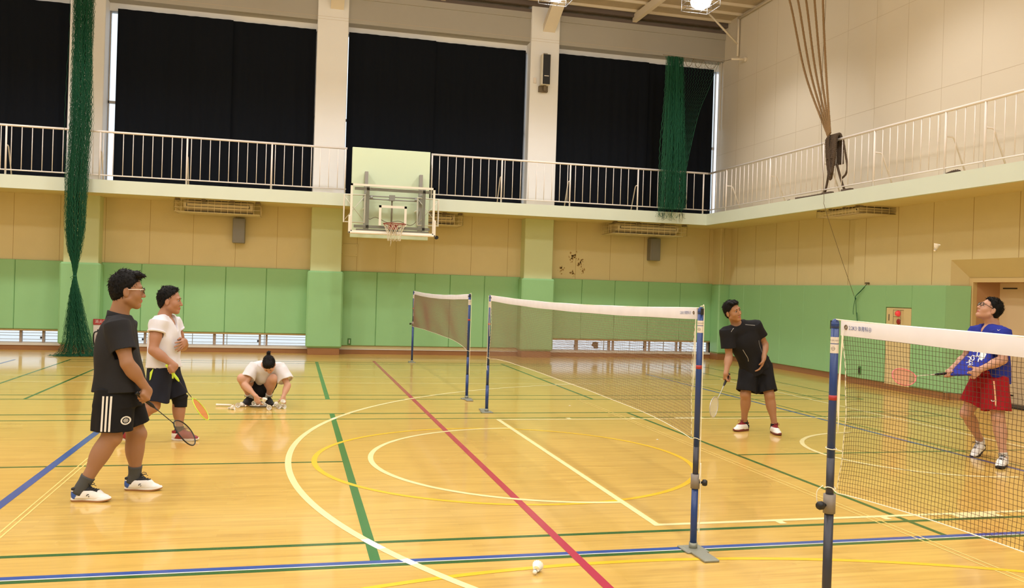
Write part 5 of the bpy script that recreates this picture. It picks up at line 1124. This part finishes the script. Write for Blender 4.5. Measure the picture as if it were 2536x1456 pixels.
def glasses(root, T, sc, front, temple):
    q = MB()
    for s in (-1, 1):
        P = [T(s * (.034 + .025 * math.cos(a) * (1 - .12 * math.cos(2 * a))), .108 - .010 * abs(math.cos(a)) * (1 if math.cos(a) > 0 else .2), .002 + .018 * math.sin(a)) for a in np.linspace(0, 2 * PI, 20, endpoint=False)]; q.tube(P, .0026 * sc, 6, closed=True)
    q.tube([T(-.010, .108, .006), T(0, .112, .009), T(.010, .108, .006)], .0024 * sc, 6); g = q.build('glasses', front, root)
    for s in (-1, 1): q = MB(); q.tube([T(s * .059, .100, .010), T(s * .073, .07, .010), T(s * .082, .0, .008), T(s * .083, -.02, -.004)], .0028 * sc, 6); q.build('temple', temple, g)
    q = MB()
    for s in (-1, 1): q.add([T(s * (.034 + .024 * math.cos(a)), .107 - .009 * abs(math.cos(a)) * (1 if math.cos(a) > 0 else .2), .002 + .017 * math.sin(a)) for a in np.linspace(0, 2 * PI, 20, endpoint=False)], [tuple(range(20))])
    q.build('lens', M['glass'], g)
def mouth_line(root, T, sc, m, name, wd, r, lift):
    q = MB(); q.tube(spline([T(-wd, .0810, -.0705 + lift), T(-wd * .5, .0880, -.0714), T(0, .0908, -.0718), T(wd * .5, .0880, -.0714), T(wd, .0810, -.0705 + lift)], 4), r * sc, 6); q.build(name, m, root)
def hframe(yaw, pitch=0, roll=0):
    """head axes (left, forward, up); yaw in degrees from +X towards +Y is where the face points; pitch up; roll tips the crown to the person's left"""
    y, p, r = map(math.radians, (yaw, pitch, roll)); f = np.array((math.cos(y) * math.cos(p), math.sin(y) * math.cos(p), math.sin(p))); l = np.array((-math.sin(y), math.cos(y), 0)); u = np.cross(l, f) * -1; u = -np.cross(l, f) if np.cross(l, f)[2] < 0 else np.cross(l, f)
    l2 = l * math.cos(r) - u * math.sin(r); u2 = u * math.cos(r) + l * math.sin(r); return np.stack([l2, f, u2], 1)
def grip_wrist(J, RB, hv, at, side='R', off=.085):
    """the wrist sits square above the handle, so the fingers can close round it"""
    hp = V3(RB) + hv * at; u = unit(np.array((0, 0, 1.)) - hv * hv[2]); J['wr' + side] = tuple(hp + u * off); J['ha' + side] = tuple(hp); return hp
def person(label, J): 
    c = (V3(J['anR']) + V3(J['anL'])) / 2; return thing('person', label, 'person', (float(c[0]), float(c[1]), 0))
exec_people = []
# ---- 1: man in the black polo, walking to the right, in the left foreground
J = dict(head=(-1.197, 6.97, 1.525), neck=(-1.250, 6.97, 1.365), chest=(-1.253, 6.97, 1.131), waist=(-1.24, 6.97, 0.906), pelvis=(-1.242, 6.97, 0.745), shR=(-1.225, 6.79, 1.262), elR=(-1.126, 6.73, 1.01), wrR=(-1.044, 6.75, 0.805), haR=(-1.02, 6.77, 0.73), shL=(-1.243, 7.15, 1.255), elL=(-1.29, 7.21, 0.991), wrL=(-1.25, 7.19, 0.771), haL=(-1.24, 7.17, 0.69), hipR=(-1.251, 6.87, 0.76), knR=(-1.252, 6.84, 0.455), anR=(-1.436, 6.81, 0.10), toR=(-1.288, 6.78, 0.04), hipL=(-1.242, 7.07, 0.76), knL=(-1.124, 7.1, 0.430), anL=(-1.134, 7.13, 0.10), toL=(-0.938, 7.09, 0.036))
RB, RT = V3((-1.085, 6.77, .790)), V3((-.70, 7.10, .372))
root = person('person in a black polo shirt and black striped shorts, walking, holding a racket', J)
hv = unit(RT - RB); HR = hframe(11, 0, 0); hp = grip_wrist(J, RB, hv, .065, off=.062)
J['elR'] = (-1.145, 6.73, 1.005)
P, left, fwd, up, T = build_body(root, J, HR, dict(g=1.16, arm=1.16, leg=1.14, hs=1.08, nr=.062, jaw=1.12, hands=[((J['wrR'], hp, hv, (-.5, 1, 0)), dict(curl=(55, 75, 45), grip=True, sc=1.05, thumb=.9)), ((J['wrL'], J['haL'], (1, 0, .2), (0, -1, 0)), dict(curl=(25, 30, 20), sc=1.05))]), skin_mat('skin_tan', (.32, .165, .092)), .0045)
def exA(S, T, e, sc):
    for a, b, r in (((-.045, .06, .110), (-.03, .100, .098), .022), ((0, .06, .116), (.005, .108, .101), .024), ((.045, .06, .110), (.03, .100, .098), .022), ((0, -.03, .128), (0, .07, .122), .024), ((-.03, -.05, .12), (-.02, .05, .125), .02), ((.03, -.05, .12), (.02, .05, .125), .02)): S.cone(T(*a), T(*b), r * sc, r * .35 * sc, .012)
    S.ripple(.0012, 260, 8)
build_hair(root, J['head'], HR, 1.08, .0045, extra=exA, back=1.05)
sh = lambda t, r: (V3(J['neck']) * 0 + t, r)
secs = [(V3((-1.248, 6.97, 1.325)), (.150, .075)), (V3((-1.255, 6.97, 1.25)), (.200, .120)), (V3((-1.260, 6.97, 1.10)), (.222, .150)), (V3((-1.240, 6.97, .92)), (.222, .170)), (V3((-1.235, 6.97, .785)), (.235, .185))]
M['polo'] = cloth('black_polo', (.020, .020, .023))
shirt, bv = build_shirt(root, M['polo'], P, left, fwd, up, secs, [('R', .185, .085, .088), ('L', .185, .085, .088)], .005, seed=3)
q = MB(); N = V3(J['neck']); ring = []
for z, r in ((-.055, .088), (-.02, .080), (.012, .076), (.012, .070), (-.05, .072)):
    ring.append([N + np.array((.012, 0, 0)) + fwd * r * 1.08 * math.cos(a) + left * r * math.sin(a) + np.array((-.012, 0, z - .040 * (1 + math.cos(a)) * .5)) for a in np.linspace(0.12, 2 * PI - .12, 28)])
q.add([p for rr in ring for p in rr], [(i * 28 + j, i * 28 + j + 1, (i + 1) * 28 + j + 1, (i + 1) * 28 + j) for i in range(4) for j in range(27)], 0, True)
for s in (-1, 1): a = N + fwd * .085 + left * s * .012 + np.array((0, 0, -.055)); q.add([a, a + left * s * .05 + np.array((-.03, 0, .015)), a + left * s * .045 + np.array((.012, 0, -.055)), a + left * s * .010 + np.array((.03, 0, -.045))], [(0, 1, 2, 3) if s < 0 else (3, 2, 1, 0)])
q.build('collar', M['polo'], shirt)
M['black_shorts'] = cloth('black_shorts', (.010, .010, .012)); M['stripe'] = mat('white_stripe', (.74, .72, .68), .7)
so, bs = build_shorts(root, M['black_shorts'], P, left, up, [('R', (.0, -.06, -1), .265, (.125, .135), (.128, .142)), ('L', (.30, .07, -1), .27, (.125, .135), (.122, .128))], (V3(J['waist']) - up * .11, (.195, .155), (.205, .17)), seed=5)
q = MB()
for dx in (-.027, 0, .027): decal(q, bs, (-1.275 + dx, 6.5, .6), (1, 0, 0), (0, 0, 1), strip([(.02 * (z - .6), z - .6) for z in np.linspace(.512, .765, 16)], .014), .003)
q.build('side_stripes', M['stripe'], so)
q = MB(); cx, cz = -1.150, .585
for r0, r1 in ((.022, .031), (.0, .016)):
    for a in range(20):
        a0, a1 = 2 * PI * a / 20, 2 * PI * (a + 1) / 20
        if r0: decal(q, bs, (cx, 6.5, cz), (1, 0, 0), (0, 0, 1), [[(r0 * math.cos(a0), r0 * math.sin(a0)), (r1 * math.cos(a0), r1 * math.sin(a0)), (r1 * math.cos(a1), r1 * math.sin(a1)), (r0 * math.cos(a1), r0 * math.sin(a1))]], .003, sub=1)
        elif a % 2: decal(q, bs, (cx, 6.5, cz), (1, 0, 0), (0, 0, 1), [[(.002, 0), (r1 * math.cos(a0), r1 * math.sin(a0)), (r1 * math.cos(a1), r1 * math.sin(a1))]], .003, sub=1)
q.build('round_badge', M['stripe'], so)
glasses(root, T, 1.08, M['black'], mat('pale_temple', (.85, .72, .66), .3))
M['shoe_white'] = mat('white_shoe', (.80, .79, .78), .5, var=.06, vscale=30); M['shoe_blue'] = mat('blue_heel', (.03, .10, .42), .4); M['gum'] = mat('gum_sole', (.38, .19, .08), .6); M['sock_grey'] = mat('grey_sock', (.06, .062, .062), .9); M['tongue_black'] = mat('black_tongue', (.015, .016, .02), .8)
for s, sg in (('R', -1), ('L', 1)): shoe(root, J['an' + s], J['to' + s], sg, L=.285, upper=M['shoe_white'], sole=M['gum'], foxing=M['shoe_white'], accent=M['shoe_blue'], tongue=M['tongue_black'], lace=M['black'], logo=M['ink_black'], sock=(M['sock_grey'], J['kn' + s]), sock_h=.085, sock_k=1.12)
M['orange_string'] = mat('orange_string', (.75, .22, .06), .5); M['lime'] = mat('lime_paint', (.55, .75, .06), .35); M['grey_string'] = mat('pale_string', (.72, .70, .60), .5); M['pink_string'] = mat('pink_string', (.85, .20, .22), .5); M['white_grip'] = mat('white_grip', (.80, .76, .68), .7); M['silver'] = mat('silver_paint', (.5, .5, .5), .35, metal=.5)
M['dark_string'] = mat('dark_string', (.30, .24, .16), .5)
racket('racket', 'black badminton racket in the hand of the person in the black polo', RB, RT, (.75, -.30, .65), M['black'], M['dark_string'], M['black'], M['navy'], .0006)
# ---- 2: man in the white T-shirt with one hand on his chest
J = dict(head=(-1.190, 9.25, 1.405), neck=(-1.242, 9.25, 1.265), chest=(-1.231, 9.25, 1.03), waist=(-1.237, 9.25, 0.83), pelvis=(-1.233, 9.25, 0.69), shR=(-1.275, 9.09, 1.175), elR=(-1.302, 9.01, 0.925), wrR=(-1.19, 9.0, 0.745), haR=(-1.154, 9.0, 0.683), shL=(-1.175, 9.40, 1.175), elL=(-1.085, 9.46, 0.935), wrL=(-1.045, 9.27, 1.00), haL=(-1.085, 9.17, 1.06), hipR=(-1.245, 9.16, 0.70), knR=(-1.301, 9.13, 0.375), anR=(-1.566, 9.15, 0.125), toR=(-1.419, 9.12, 0.043), hipL=(-1.21, 9.34, 0.70), knL=(-1.079, 9.33, 0.415), anL=(-1.074, 9.3, 0.10), toL=(-0.90, 9.265, 0.036))
RB, RT = V3((-1.178, 9.0, .790)), V3((-.775, 9.06, .243)); hv = unit(RT - RB); hp = grip_wrist(J, RB, hv, .06, off=.058)
root = person('person in a white T-shirt and navy shorts, one hand on the chest', J)
HR = hframe(-6, 0, 0)
P, left, fwd, up, T = build_body(root, J, HR, dict(g=1.08, arm=1.12, leg=1.02, hs=1.04, nr=.055, jaw=1.06, hands=[((J['wrR'], hp, hv, (-.2, 1, 0)), dict(curl=(55, 75, 45), grip=True, thumb=.9)), ((J['wrL'], J['haL'], (-.3, -.2, .9), (-1, .1, -.1)), dict(curl=(14, 12, 8), sc=1.0, spread=.35, thumb=.2))]), skin_mat('skin_warm', (.38, .19, .115)), .005)
def exB(S, T, e, sc):
    for a, b, r in (((-.03, .0, .118), (-.02, .050, .118), .020), ((.02, .0, .118), (.02, .052, .117), .020), ((0, -.06, .118), (0, .02, .126), .024)): S.cone(T(*a), T(*b), r * sc, r * .7 * sc, .014)
build_hair(root, J['head'], HR, 1.04, .005, hairline=(0, .035, .06), extra=exB, back=1.12, thick=1.15)
secs = [(V3((-1.238, 9.25, 1.245)), (.130, .075)), (V3((-1.235, 9.25, 1.17)), (.180, .115)), (V3((-1.232, 9.25, 1.03)), (.200, .145)), (V3((-1.238, 9.25, .86)), (.195, .145)), (V3((-1.232, 9.25, .745)), (.205, .165))]
M['white_tee'] = cloth('white_tee', (.68, .68, .75), .03)
def vneck(S): S.cone(V3(J['neck']) + fwd * .075 + up * .0, V3(J['neck']) + fwd * .135 - up * .15, .062, .012, .004, '-')
shirt, bv = build_shirt(root, M['white_tee'], P, left, fwd, up, secs, [('R', .085, .078, .078), ('L', .085, .078, .078)], .005, seed=6, ripple=(.005, 38), neckcut=vneck, yoke=.078)
q = MB()
for s in 'RL':
    d = unit(P['el' + s] - P['sh' + s]); c = P['sh' + s] + d * .078; fx = frame_from(d, fwd); q.tube([c + fx[:, 0] * .076 * math.cos(a) + fx[:, 1] * .076 * math.sin(a) for a in np.linspace(0, 2 * PI, 24, endpoint=False)], .012, 8, closed=True)
q.build('rolled_cuff', M['white_tee'], shirt)
M['navy_shorts'] = cloth('navy_shorts', (.014, .016, .028))
so, bs = build_shorts(root, M['navy_shorts'], P, left, up, [('R', (-.14, -.06, -1), .285, (.112, .120), (.118, .130)), ('L', (.36, 0, -1), .28, (.112, .120), (.112, .120))], (V3(J['waist']) - up * .05, (.18, .145), (.178, .145)), seed=7)
q = MB(); decal(q, bs, (-1.335, 8.8, .675), (1, 0, 0), (0, 0, 1), [[(0, .03), (.028, .065), (.034, .065), (.012, -.035), (0, -.05)]], .004); q.build('lime_piping', M['lime'], so)
q = MB(); decal(q, bs, (-1.135, 8.8, .69), (1, 0, 0), (0, 0, 1), strip([(0, .04), (.004, 0), (.006, -.05)], .012), .004); q.build('lime_piping', M['lime'], so)
S = SDF(V3(J['knL']) - .3, V3(J['knL']) + .3, .005); d = unit(V3(J['anL']) - V3(J['knL'])); S.flat(V3(J['hipL']) * .4 + V3(J['knL']) * .6, V3(J['knL']), (.082, .082), (.068, .070), left, .02); S.flat(V3(J['knL']) - d * .03, V3(J['knL']) + d * .085, (.070, .072), (.067, .068), left, .03); V, F = S.mesh(); mesh_obj('knee_sleeve', V, F, M['black_shorts'], root)
M['shoe_red'] = mat('red_shoe', (.26, .014, .022), .45); M['sole_white'] = mat('white_sole', (.78, .74, .70), .5); M['sock_black'] = mat('black_sock', (.012, .012, .014), .9)
for s, sg in (('R', -1), ('L', 1)): shoe(root, J['an' + s], J['to' + s], sg, L=.275, heel_lift=.25 if s == 'R' else 0, upper=M['shoe_red'], sole=M['sole_white'], foxing=M['sole_white'], accent=M['sole_white'], tongue=M['shoe_red'], lace=M['shoe_red'], sock=(M['sock_black'], J['kn' + s]), sock_h=.04)
racket('racket', 'lime green racket with orange strings in the hand of the person in the white T-shirt', RB, RT, (.80, -.15, .55), M['lime'], M['orange_string'], M['lime'], M['black'])

# ---- 3: person crouching over the shuttlecocks
J = dict(head=(-0.275, 11.62, 0.560), neck=(-0.315, 11.78, 0.545), chest=(-0.345, 11.93, 0.43), waist=(-0.375, 12.07, 0.295), pelvis=(-0.395, 12.17, 0.19), shR=(-0.475, 11.86, 0.505), elR=(-0.573, 11.70, 0.290), wrR=(-0.430, 11.60, 0.160), haR=(-0.360, 11.57, 0.10), shL=(-0.150, 11.84, 0.510), elL=(-0.035, 11.72, 0.285), wrL=(-0.085, 11.63, 0.150), haL=(-0.100, 11.595, 0.08), hipR=(-0.465, 12.13, 0.19), knR=(-0.612, 11.74, 0.372), anR=(-0.519, 11.96, 0.10), toR=(-0.583, 11.82, 0.026), hipL=(-0.325, 12.13, 0.19), knL=(-0.222, 11.74, 0.370), anL=(-0.282, 11.96, 0.10), toL=(-0.225, 11.80, 0.028))
root = person('person in a white T-shirt and black shorts crouching over shuttlecocks on the floor', J)
HR = hframe(-92, -62, -6)
P, left, fwd, up, T = build_body(root, J, HR, dict(g=.90, arm=.95, leg=.98, hs=.93, nr=.048, hands=[((J['wrR'], J['haR'], (.75, -.5, .3), (.2, .8, -.5)), dict(curl=(28, 42, 25), sc=.95, thumb=.7)), ((J['wrL'], J['haL'], (-.7, -.6, .1), (-.5, .6, -.3)), dict(curl=(30, 45, 28), sc=.95, thumb=.7))]), skin_mat('skin_light', (.56, .32, .22)), .0055)
def exS(S, T, e, sc):
    S.cone(T(0, -.09, .07), T(0, -.140, .095), .020 * sc, .026 * sc, .006); e((0, .03, .10), (.068, .060, .040), .02)
build_hair(root, J['head'], HR, .93, .005, hairline=(0, .060, .04), extra=exS, back=1.0, thick=1.1)
secs = [(V3(J['neck']) + up * -.01, (.10, .060)), (V3(J['neck']) - up * .07, (.155, .105)), (V3(J['chest']) + up * .0, (.185, .125)), (V3(J['waist']), (.185, .140)), (V3(J['pelvis']) + up * .04, (.18, .14))]
def drape(S):
    S.cone(V3(J['chest']) + fwd * .08, V3((-.355, 11.93, .345)), .08, .06, .06)
shirt, bv = build_shirt(root, cloth('cream_tee', (.66, .64, .66), .03), P, left, fwd, up, secs, [('R', .19, .078, .092), ('L', .21, .082, .105)], .005, seed=11, ripple=(.005, 40), extra=drape, yoke=.066)
S = SDF((-.80, 11.55, -.02), (-.05, 12.4, .50), .005); S.ell((-.39, 12.03, .20), (.15, .14, .13), None, .03); S.ell(V3(J['pelvis']), (.175, .14, .13), np.stack([unit(V3(J['hipL']) - V3(J['hipR'])), fwd, up], 1), .02)
for s in 'RL':
    d = unit(V3(J['kn' + s]) - V3(J['hip' + s])); S.flat(V3(J['hip' + s]) - d * .03, V3(J['hip' + s]) + d * .25, (.105, .105), (.100, .105), left, .03)
S.cut((0, 0, .035), (0, 0, -1)); S.ripple(.004, 30, 4); V, F = S.mesh(); mesh_obj('shorts', V, F, M['black_shorts'], root)
M['shoe_black'] = mat('black_shoe', (.010, .010, .011), .6); M['sock_pale'] = mat('pale_sock', (.62, .60, .55), .9)
for s, sg in (('R', -1), ('L', 1)): shoe(root, J['an' + s], J['to' + s], sg, L=.26, upper=M['shoe_black'], sole=M['shoe_black'], lace=M['shoe_black'], sock=(M['sock_pale'], J['kn' + s]), sock_h=.07)
racket('racket', 'racket with a white grip lying on the floor under the shuttlecocks, by the crouching person', (-.925, 11.80, .020), (-.262, 11.70, .018), (0, .0, 1), M['black'], M['grey_string'], M['white_grip'], M['orange_string'])
for i, (px, py, ax, lab, up_) in enumerate([
    (-.760, 11.50, (.9, -.3, 0), 'shuttlecock lying in front of the white racket grip, leftmost of the pile', 0),
    (-.655, 11.74, (.1, -1, 0), 'shuttlecock with its open feathers towards the camera, left of the black shoe', 0),
    (-.545, 11.72, (-.6, .3, 0), 'shuttlecock lying against the left black shoe of the crouching person', 0),
    (-.470, 11.69, (.3, -1, 0), 'shuttlecock on the racket strings in front of the left shoe, left of two', .03),
    (-.415, 11.66, (.2, -1, 0), 'shuttlecock on the racket strings in front of the left shoe, right of two', .03),
    (-.345, 11.68, (-.1, -1, 0), 'shuttlecock leaning on the racket frame below the reaching hand', .03),
    (-.270, 11.70, (-.75, .3, 0), 'shuttlecock with feathers pointing left, under the reaching hand', .01),
    (-.250, 11.52, (-.05, -1, 0), 'shuttlecock nearest the camera, open feathers forward, in front of the pile', 0),
    (-.215, 11.70, (.4, .6, 0), 'shuttlecock standing between the racket and the right black shoe', 0),
    (-.165, 11.62, (.35, -.9, 0), 'shuttlecock right of the black shoe, next to the pair at the right end', 0),
    (-.120, 11.61, (.5, -.6, 0), 'shuttlecock at the right end of the pile, under the right hand', 0)]):
    shuttle((px, py, up_), ax, lab)
shuttle((-.335, 11.555, .055), (.25, -.2, .9), 'shuttlecock held in the left-hand fingers above the racket', lying=False)
shuttle((-.105, 11.565, .040), (.2, -.55, .7), 'shuttlecock held in the fingers at the right end of the pile', lying=False)

# ---- 4: man in black leaning over, looking to the right
J = dict(head=(5.063, 9.35, 1.452), neck=(5.140, 9.40, 1.310), chest=(5.271, 9.42, 1.10), waist=(5.40, 9.46, 0.90), pelvis=(5.470, 9.48, 0.775), shR=(5.010, 9.37, 1.200), elR=(5.035, 9.35, 0.925), wrR=(4.965, 9.28, 0.735), haR=(4.957, 9.26, 0.669), shL=(5.405, 9.42, 1.280), elL=(5.560, 9.45, 1.060), wrL=(5.465, 9.30, 0.900), haL=(5.420, 9.26, 0.826), hipR=(5.385, 9.48, 0.760), knR=(5.311, 9.43, 0.459), anR=(5.38, 9.56, 0.10), toR=(5.214, 9.49, 0.025), hipL=(5.560, 9.48, 0.760), knL=(5.592, 9.36, 0.459), anL=(5.662, 9.34, 0.10), toL=(5.625, 9.18, 0.035))
RB, RT = V3((5.005, 9.28, .715)), V3((4.600, 8.93, .285)); hv = unit(RT - RB); hp = grip_wrist(J, RB, hv, .075, off=.07)
root = person('person in a black T-shirt and black shorts bending sideways and smiling, racket in hand', J)
HR = hframe(-72, 5, -19)
P, left, fwd, up, T = build_body(root, J, HR, dict(g=1.0, arm=1.05, leg=1.0, hs=1.0, nr=.054, hands=[((J['wrR'], hp, hv, (.7, -.6, 0)), dict(curl=(55, 75, 45), grip=True, thumb=.9)), ((J['wrL'], J['haL'], (-.5, -.8, 0), (-.7, .5, 0)), dict(curl=(22, 28, 18), spread=.2, thumb=.3))]), skin_mat('skin_olive', (.36, .185, .10)), .005)
def exC(S, T, e, sc):
    for a, b, r in (((-.04, .03, .115), (-.045, .085, .100), .020), ((0, .03, .120), (-.01, .092, .100), .020), ((.035, .03, .117), (.03, .085, .098), .018)): S.cone(T(*a), T(*b), r * sc, r * .7 * sc, .012)
build_hair(root, J['head'], HR, 1.0, .005, hairline=(0, .052, .055), extra=exC, back=.92, thick=.95)
axC = unit(V3(J['neck']) - V3(J['pelvis']))
secs = [(V3(J['neck']) - axC * .02, (.11, .07)), (V3(J['neck']) - axC * .10 + left * .02, (.185, .11)), (V3(J['chest']) + axC * .0, (.205, .135)), (V3(J['waist']) + axC * .03, (.185, .135)), (V3((5.475, 9.47, .755)), (.205, .150))]
def crew(S): S.ell(V3(J['neck']) + axC * .03 + fwd * .03, (.072, .075, .055), np.stack([left, fwd, axC], 1), .004, '-')
shirt, bv = build_shirt(root, cloth('black_sport_tee', (.011, .011, .013)), P, left, fwd, up, secs, [('R', .19, .082, .090), ('L', .155, .082, .088)], .005, seed=13, neckcut=crew, axis=axC, yoke=.079)
q = MB(); M['grey_piping'] = mat('grey_piping', (.30, .29, .28), .6)
for pts in ([(5.215, 1.300), (5.29, 1.296), (5.35, 1.292)], [(5.405, 1.115), (5.42, 1.06), (5.445, 1.01), (5.465, .97)], [(5.055, 1.255), (5.03, 1.235), (5.012, 1.21)], [(5.19, 1.0), (5.23, .95), (5.27, .90), (5.285, .86)], [(5.56, .90), (5.575, .86), (5.585, .83)]): decal(q, bv, (0, 8.9, 0), (1, 0, 0), (0, 0, 1), strip([tuple(p) for p in spline([(x, z, 0) for x, z in pts], 5)[:, :2]], .006), .003, sub=1)
q.build('piping', M['grey_piping'], shirt)
so, bs = build_shorts(root, M['black_shorts'], P, left, np.array((0, 0, 1.)), [('R', (-.22, -.14, -1), .28, (.115, .120), (.120, .125)), ('L', (.09, -.34, -1), .285, (.118, .125), (.115, .122))], (V3((5.45, 9.47, .90)), (.17, .14), (.185, .145)), seed=9)
M['shoe_white_red'] = M['shoe_white']; M['sole_red'] = mat('dark_red_sole', (.17, .035, .03), .5)
for s, sg in (('R', -1), ('L', 1)): shoe(root, J['an' + s], J['to' + s], sg, L=.275, upper=M['shoe_white'], sole=M['sole_red'], foxing=M['sole_red'], accent=M['tongue_black'], tongue=M['shoe_red'], lace=M['shoe_red'], sock=(M['sock_black'], J['kn' + s]), sock_h=.02)
mouth_line(root, T, 1.0, mat('teeth', (.75, .72, .66), .3), 'teeth', .020, .0030, .004)
racket('racket', 'silver racket with pale strings in the hand of the person in the black T-shirt', RB, RT, (.62, -.74, .02), M['silver'], M['grey_string'], M['black'], M['silver'])

# ---- 5: man in the blue shirt behind the nearest net, catching the shuttlecock with his shirt
J = dict(head=(6.985, 7.5, 1.575), neck=(7.030, 7.5, 1.430), chest=(7.025, 7.5, 1.20), waist=(7.035, 7.5, 0.985), pelvis=(7.020, 7.5, 0.835), shL=(6.975, 7.32, 1.335), elL=(6.925, 7.24, 1.075), wrL=(6.680, 7.28, 0.968), haL=(6.605, 7.30, 0.922), shR=(7.010, 7.67, 1.335), elR=(6.92, 7.73, 1.060), wrR=(6.655, 7.62, 0.945), haR=(6.575, 7.58, 0.895), hipR=(7.040, 7.60, 0.83), knR=(6.925, 7.70, 0.475), anR=(7.235, 7.82, 0.145), toR=(7.055, 7.75, 0.03), hipL=(6.990, 7.40, 0.83), knL=(6.970, 7.32, 0.475), anL=(6.985, 7.25, 0.10), toL=(6.830, 7.14, 0.06))
RB, RT = V3((6.647, 7.60, .905)), V3((5.985, 7.67, .845)); hv = unit(RT - RB)
root = person('person in a blue T-shirt and red shorts behind the nearest net, looking up', J)
HR = hframe(163, 30, 0)
P, left, fwd, up, T = build_body(root, J, HR, dict(g=1.10, arm=1.08, leg=1.04, hs=1.02, nr=.060, jaw=1.10, hands=[((J['wrL'], V3(J['haL']) + (.01, .01, -.01), (-.35, .1, .9), (-.3, 1, 0)), dict(curl=(60, 80, 50), grip=True, thumb=1)), ((J['wrR'], V3(J['haR']) + (.01, -.01, -.01), (-.95, .1, -.1), (-.2, -1, -.1)), dict(curl=(60, 80, 50), grip=True, thumb=1))]), skin_mat('skin_pale', (.50, .275, .185)), .005)
build_hair(root, J['head'], HR, 1.02, .005, hairline=(0, .048, .055), back=1.02, thick=1.0)
secs = [(V3((7.030, 7.5, 1.405)), (.13, .075)), (V3((7.022, 7.5, 1.33)), (.190, .115)), (V3((7.022, 7.5, 1.19)), (.205, .145)), (V3((7.038, 7.5, 1.0)), (.200, .150)), (V3((7.040, 7.5, .825)), (.205, .155))]
def pulled(S):
    hc = (V3(J['haL']) + V3(J['haR'])) / 2
    S.flat(V3((6.97, 7.5, 1.13)), hc + np.array((-.005, 0, -.01)), (.17, .10), (.165, .010), left, .05)
def vn(S): S.cone(V3(J['neck']) + fwd * .070 + up * .02, V3(J['neck']) + fwd * .13 - up * .085, .062, .010, .004, '-')
M['blue_tee'] = cloth('blue_tee', (.022, .035, .30))
shirt, bv = build_shirt(root, M['blue_tee'], P, left, fwd, up, secs, [('L', .20, .088, .098), ('R', .20, .088, .098)], .005, seed=17, extra=pulled, neckcut=vn, yoke=.074)
q = MB(); vdir = unit(V3((6.95, 7.4, 1.1)) - V3((0, 0, 1.1))); o0 = V3((6.88, 7.42, 1.06)) - unit(V3((.9, 1, 0)) * np.array((.3, .95, 0))) * .0
ux = unit((.78, -.62, 0)); oo = V3((6.82, 7.46, 1.085)); D5 = lambda polys, sub=1: decal(q, bv, oo - np.cross(ux, (0, 0, 1)) * 0, ux, (0, 0, 1), polys, .004, sub=sub)
rr5 = random.Random(12)
D5(strip([(.085, .16), (.075, .10), (.05, .04), (.02, -.02), (-.02, -.06)], .030)); D5(strip([(.075, .13), (.055, .05), (.03, .0)], .05))
D5(strip([(-.075, .05), (-.085, .0), (-.07, -.05)], .018)); D5(strip([(-.05, .085), (-.035, .06), (-.02, .09), (-.005, .06), (.01, .09)], .009))
for c, rad in (((.015, .03), .026), ((-.045, -.01), .02)): D5(strip([(c[0] + rad * .7 * math.cos(a), c[1] + rad * math.sin(a)) for a in np.linspace(0, 2 * PI, 15)], .007))
for _ in range(16):
    x, y = rr5.uniform(-.08, .06), rr5.uniform(-.12, .10); D5(strip([(x, y), (x + rr5.uniform(-.02, .02), y + rr5.uniform(-.03, .03)), (x + rr5.uniform(-.03, .03), y + rr5.uniform(-.03, .03))], .006))
D5(strip([(-.09, -.13), (-.05, -.115), (-.03, -.14), (.0, -.10)], .008)); q.build('print', M['stripe'], shirt)
SW = [(0, .004), (.006, -.004), (.014, -.004), (.034, .010), (.014, .001), (.007, .002), (.004, .008)]
q = MB(); decal(q, bv, (6.925, 7.33, 1.372), ux, (0, 0, 1), [[(x * .9, y * .9) for x, y in SW[:4] + SW[4:]]], .005, sub=1); q.build('chest_logo', M['stripe'], shirt)
M['red_shorts'] = cloth('red_shorts', (.33, .010, .018))
so, bs = build_shorts(root, M['red_shorts'], P, left, np.array((0, 0, 1.)), [('R', (-.26, .20, -1), .27, (.120, .128), (.132, .140)), ('L', (-.05, -.18, -1), .285, (.120, .128), (.130, .140))], (V3((7.03, 7.5, .94)), (.185, .15), (.19, .155)), seed=19)
q = MB(); decal(q, bs, (6.80, 7.0, .725), unit((.95, -.3, 0)), (0, 0, 1), strip([(.0, .13), (.004, .05), (.004, -.12)], .012), .004, sub=1); q.build('side_stripe', mat('gold_stripe', (.75, .45, .25), .6), so)
q = MB(); decal(q, bs, (6.765, 7.0, .655), unit((.95, -.3, 0)), (0, 0, 1), [[(x * 1.5, y * 1.5) for x, y in SW]], .004, sub=1); q.build('logo', M['stripe'], so)
glasses(root, T, 1.02, M['black'], M['black']); mouth_line(root, T, 1.02, mat('open_mouth', (.06, .015, .015), .5), 'mouth', .013, .0055, 0)
for s, sg in (('R', -1), ('L', 1)): shoe(root, J['an' + s], J['to' + s], sg, L=.28, heel_lift=.36 if s == 'R' else 0, upper=M['shoe_white'], sole=M['tongue_black'], foxing=M['tongue_black'], accent=M['tongue_black'], tongue=M['shoe_white'], lace=M['black'], sock=(M['sock_pale'], J['kn' + s]), sock_h=.04)
racket('racket', 'racket with pink strings held under the shirt of the person in the blue T-shirt', RB, RT, (.15, -.75, .62), M['pink_string'], M['pink_string'], M['black'], M['label'])
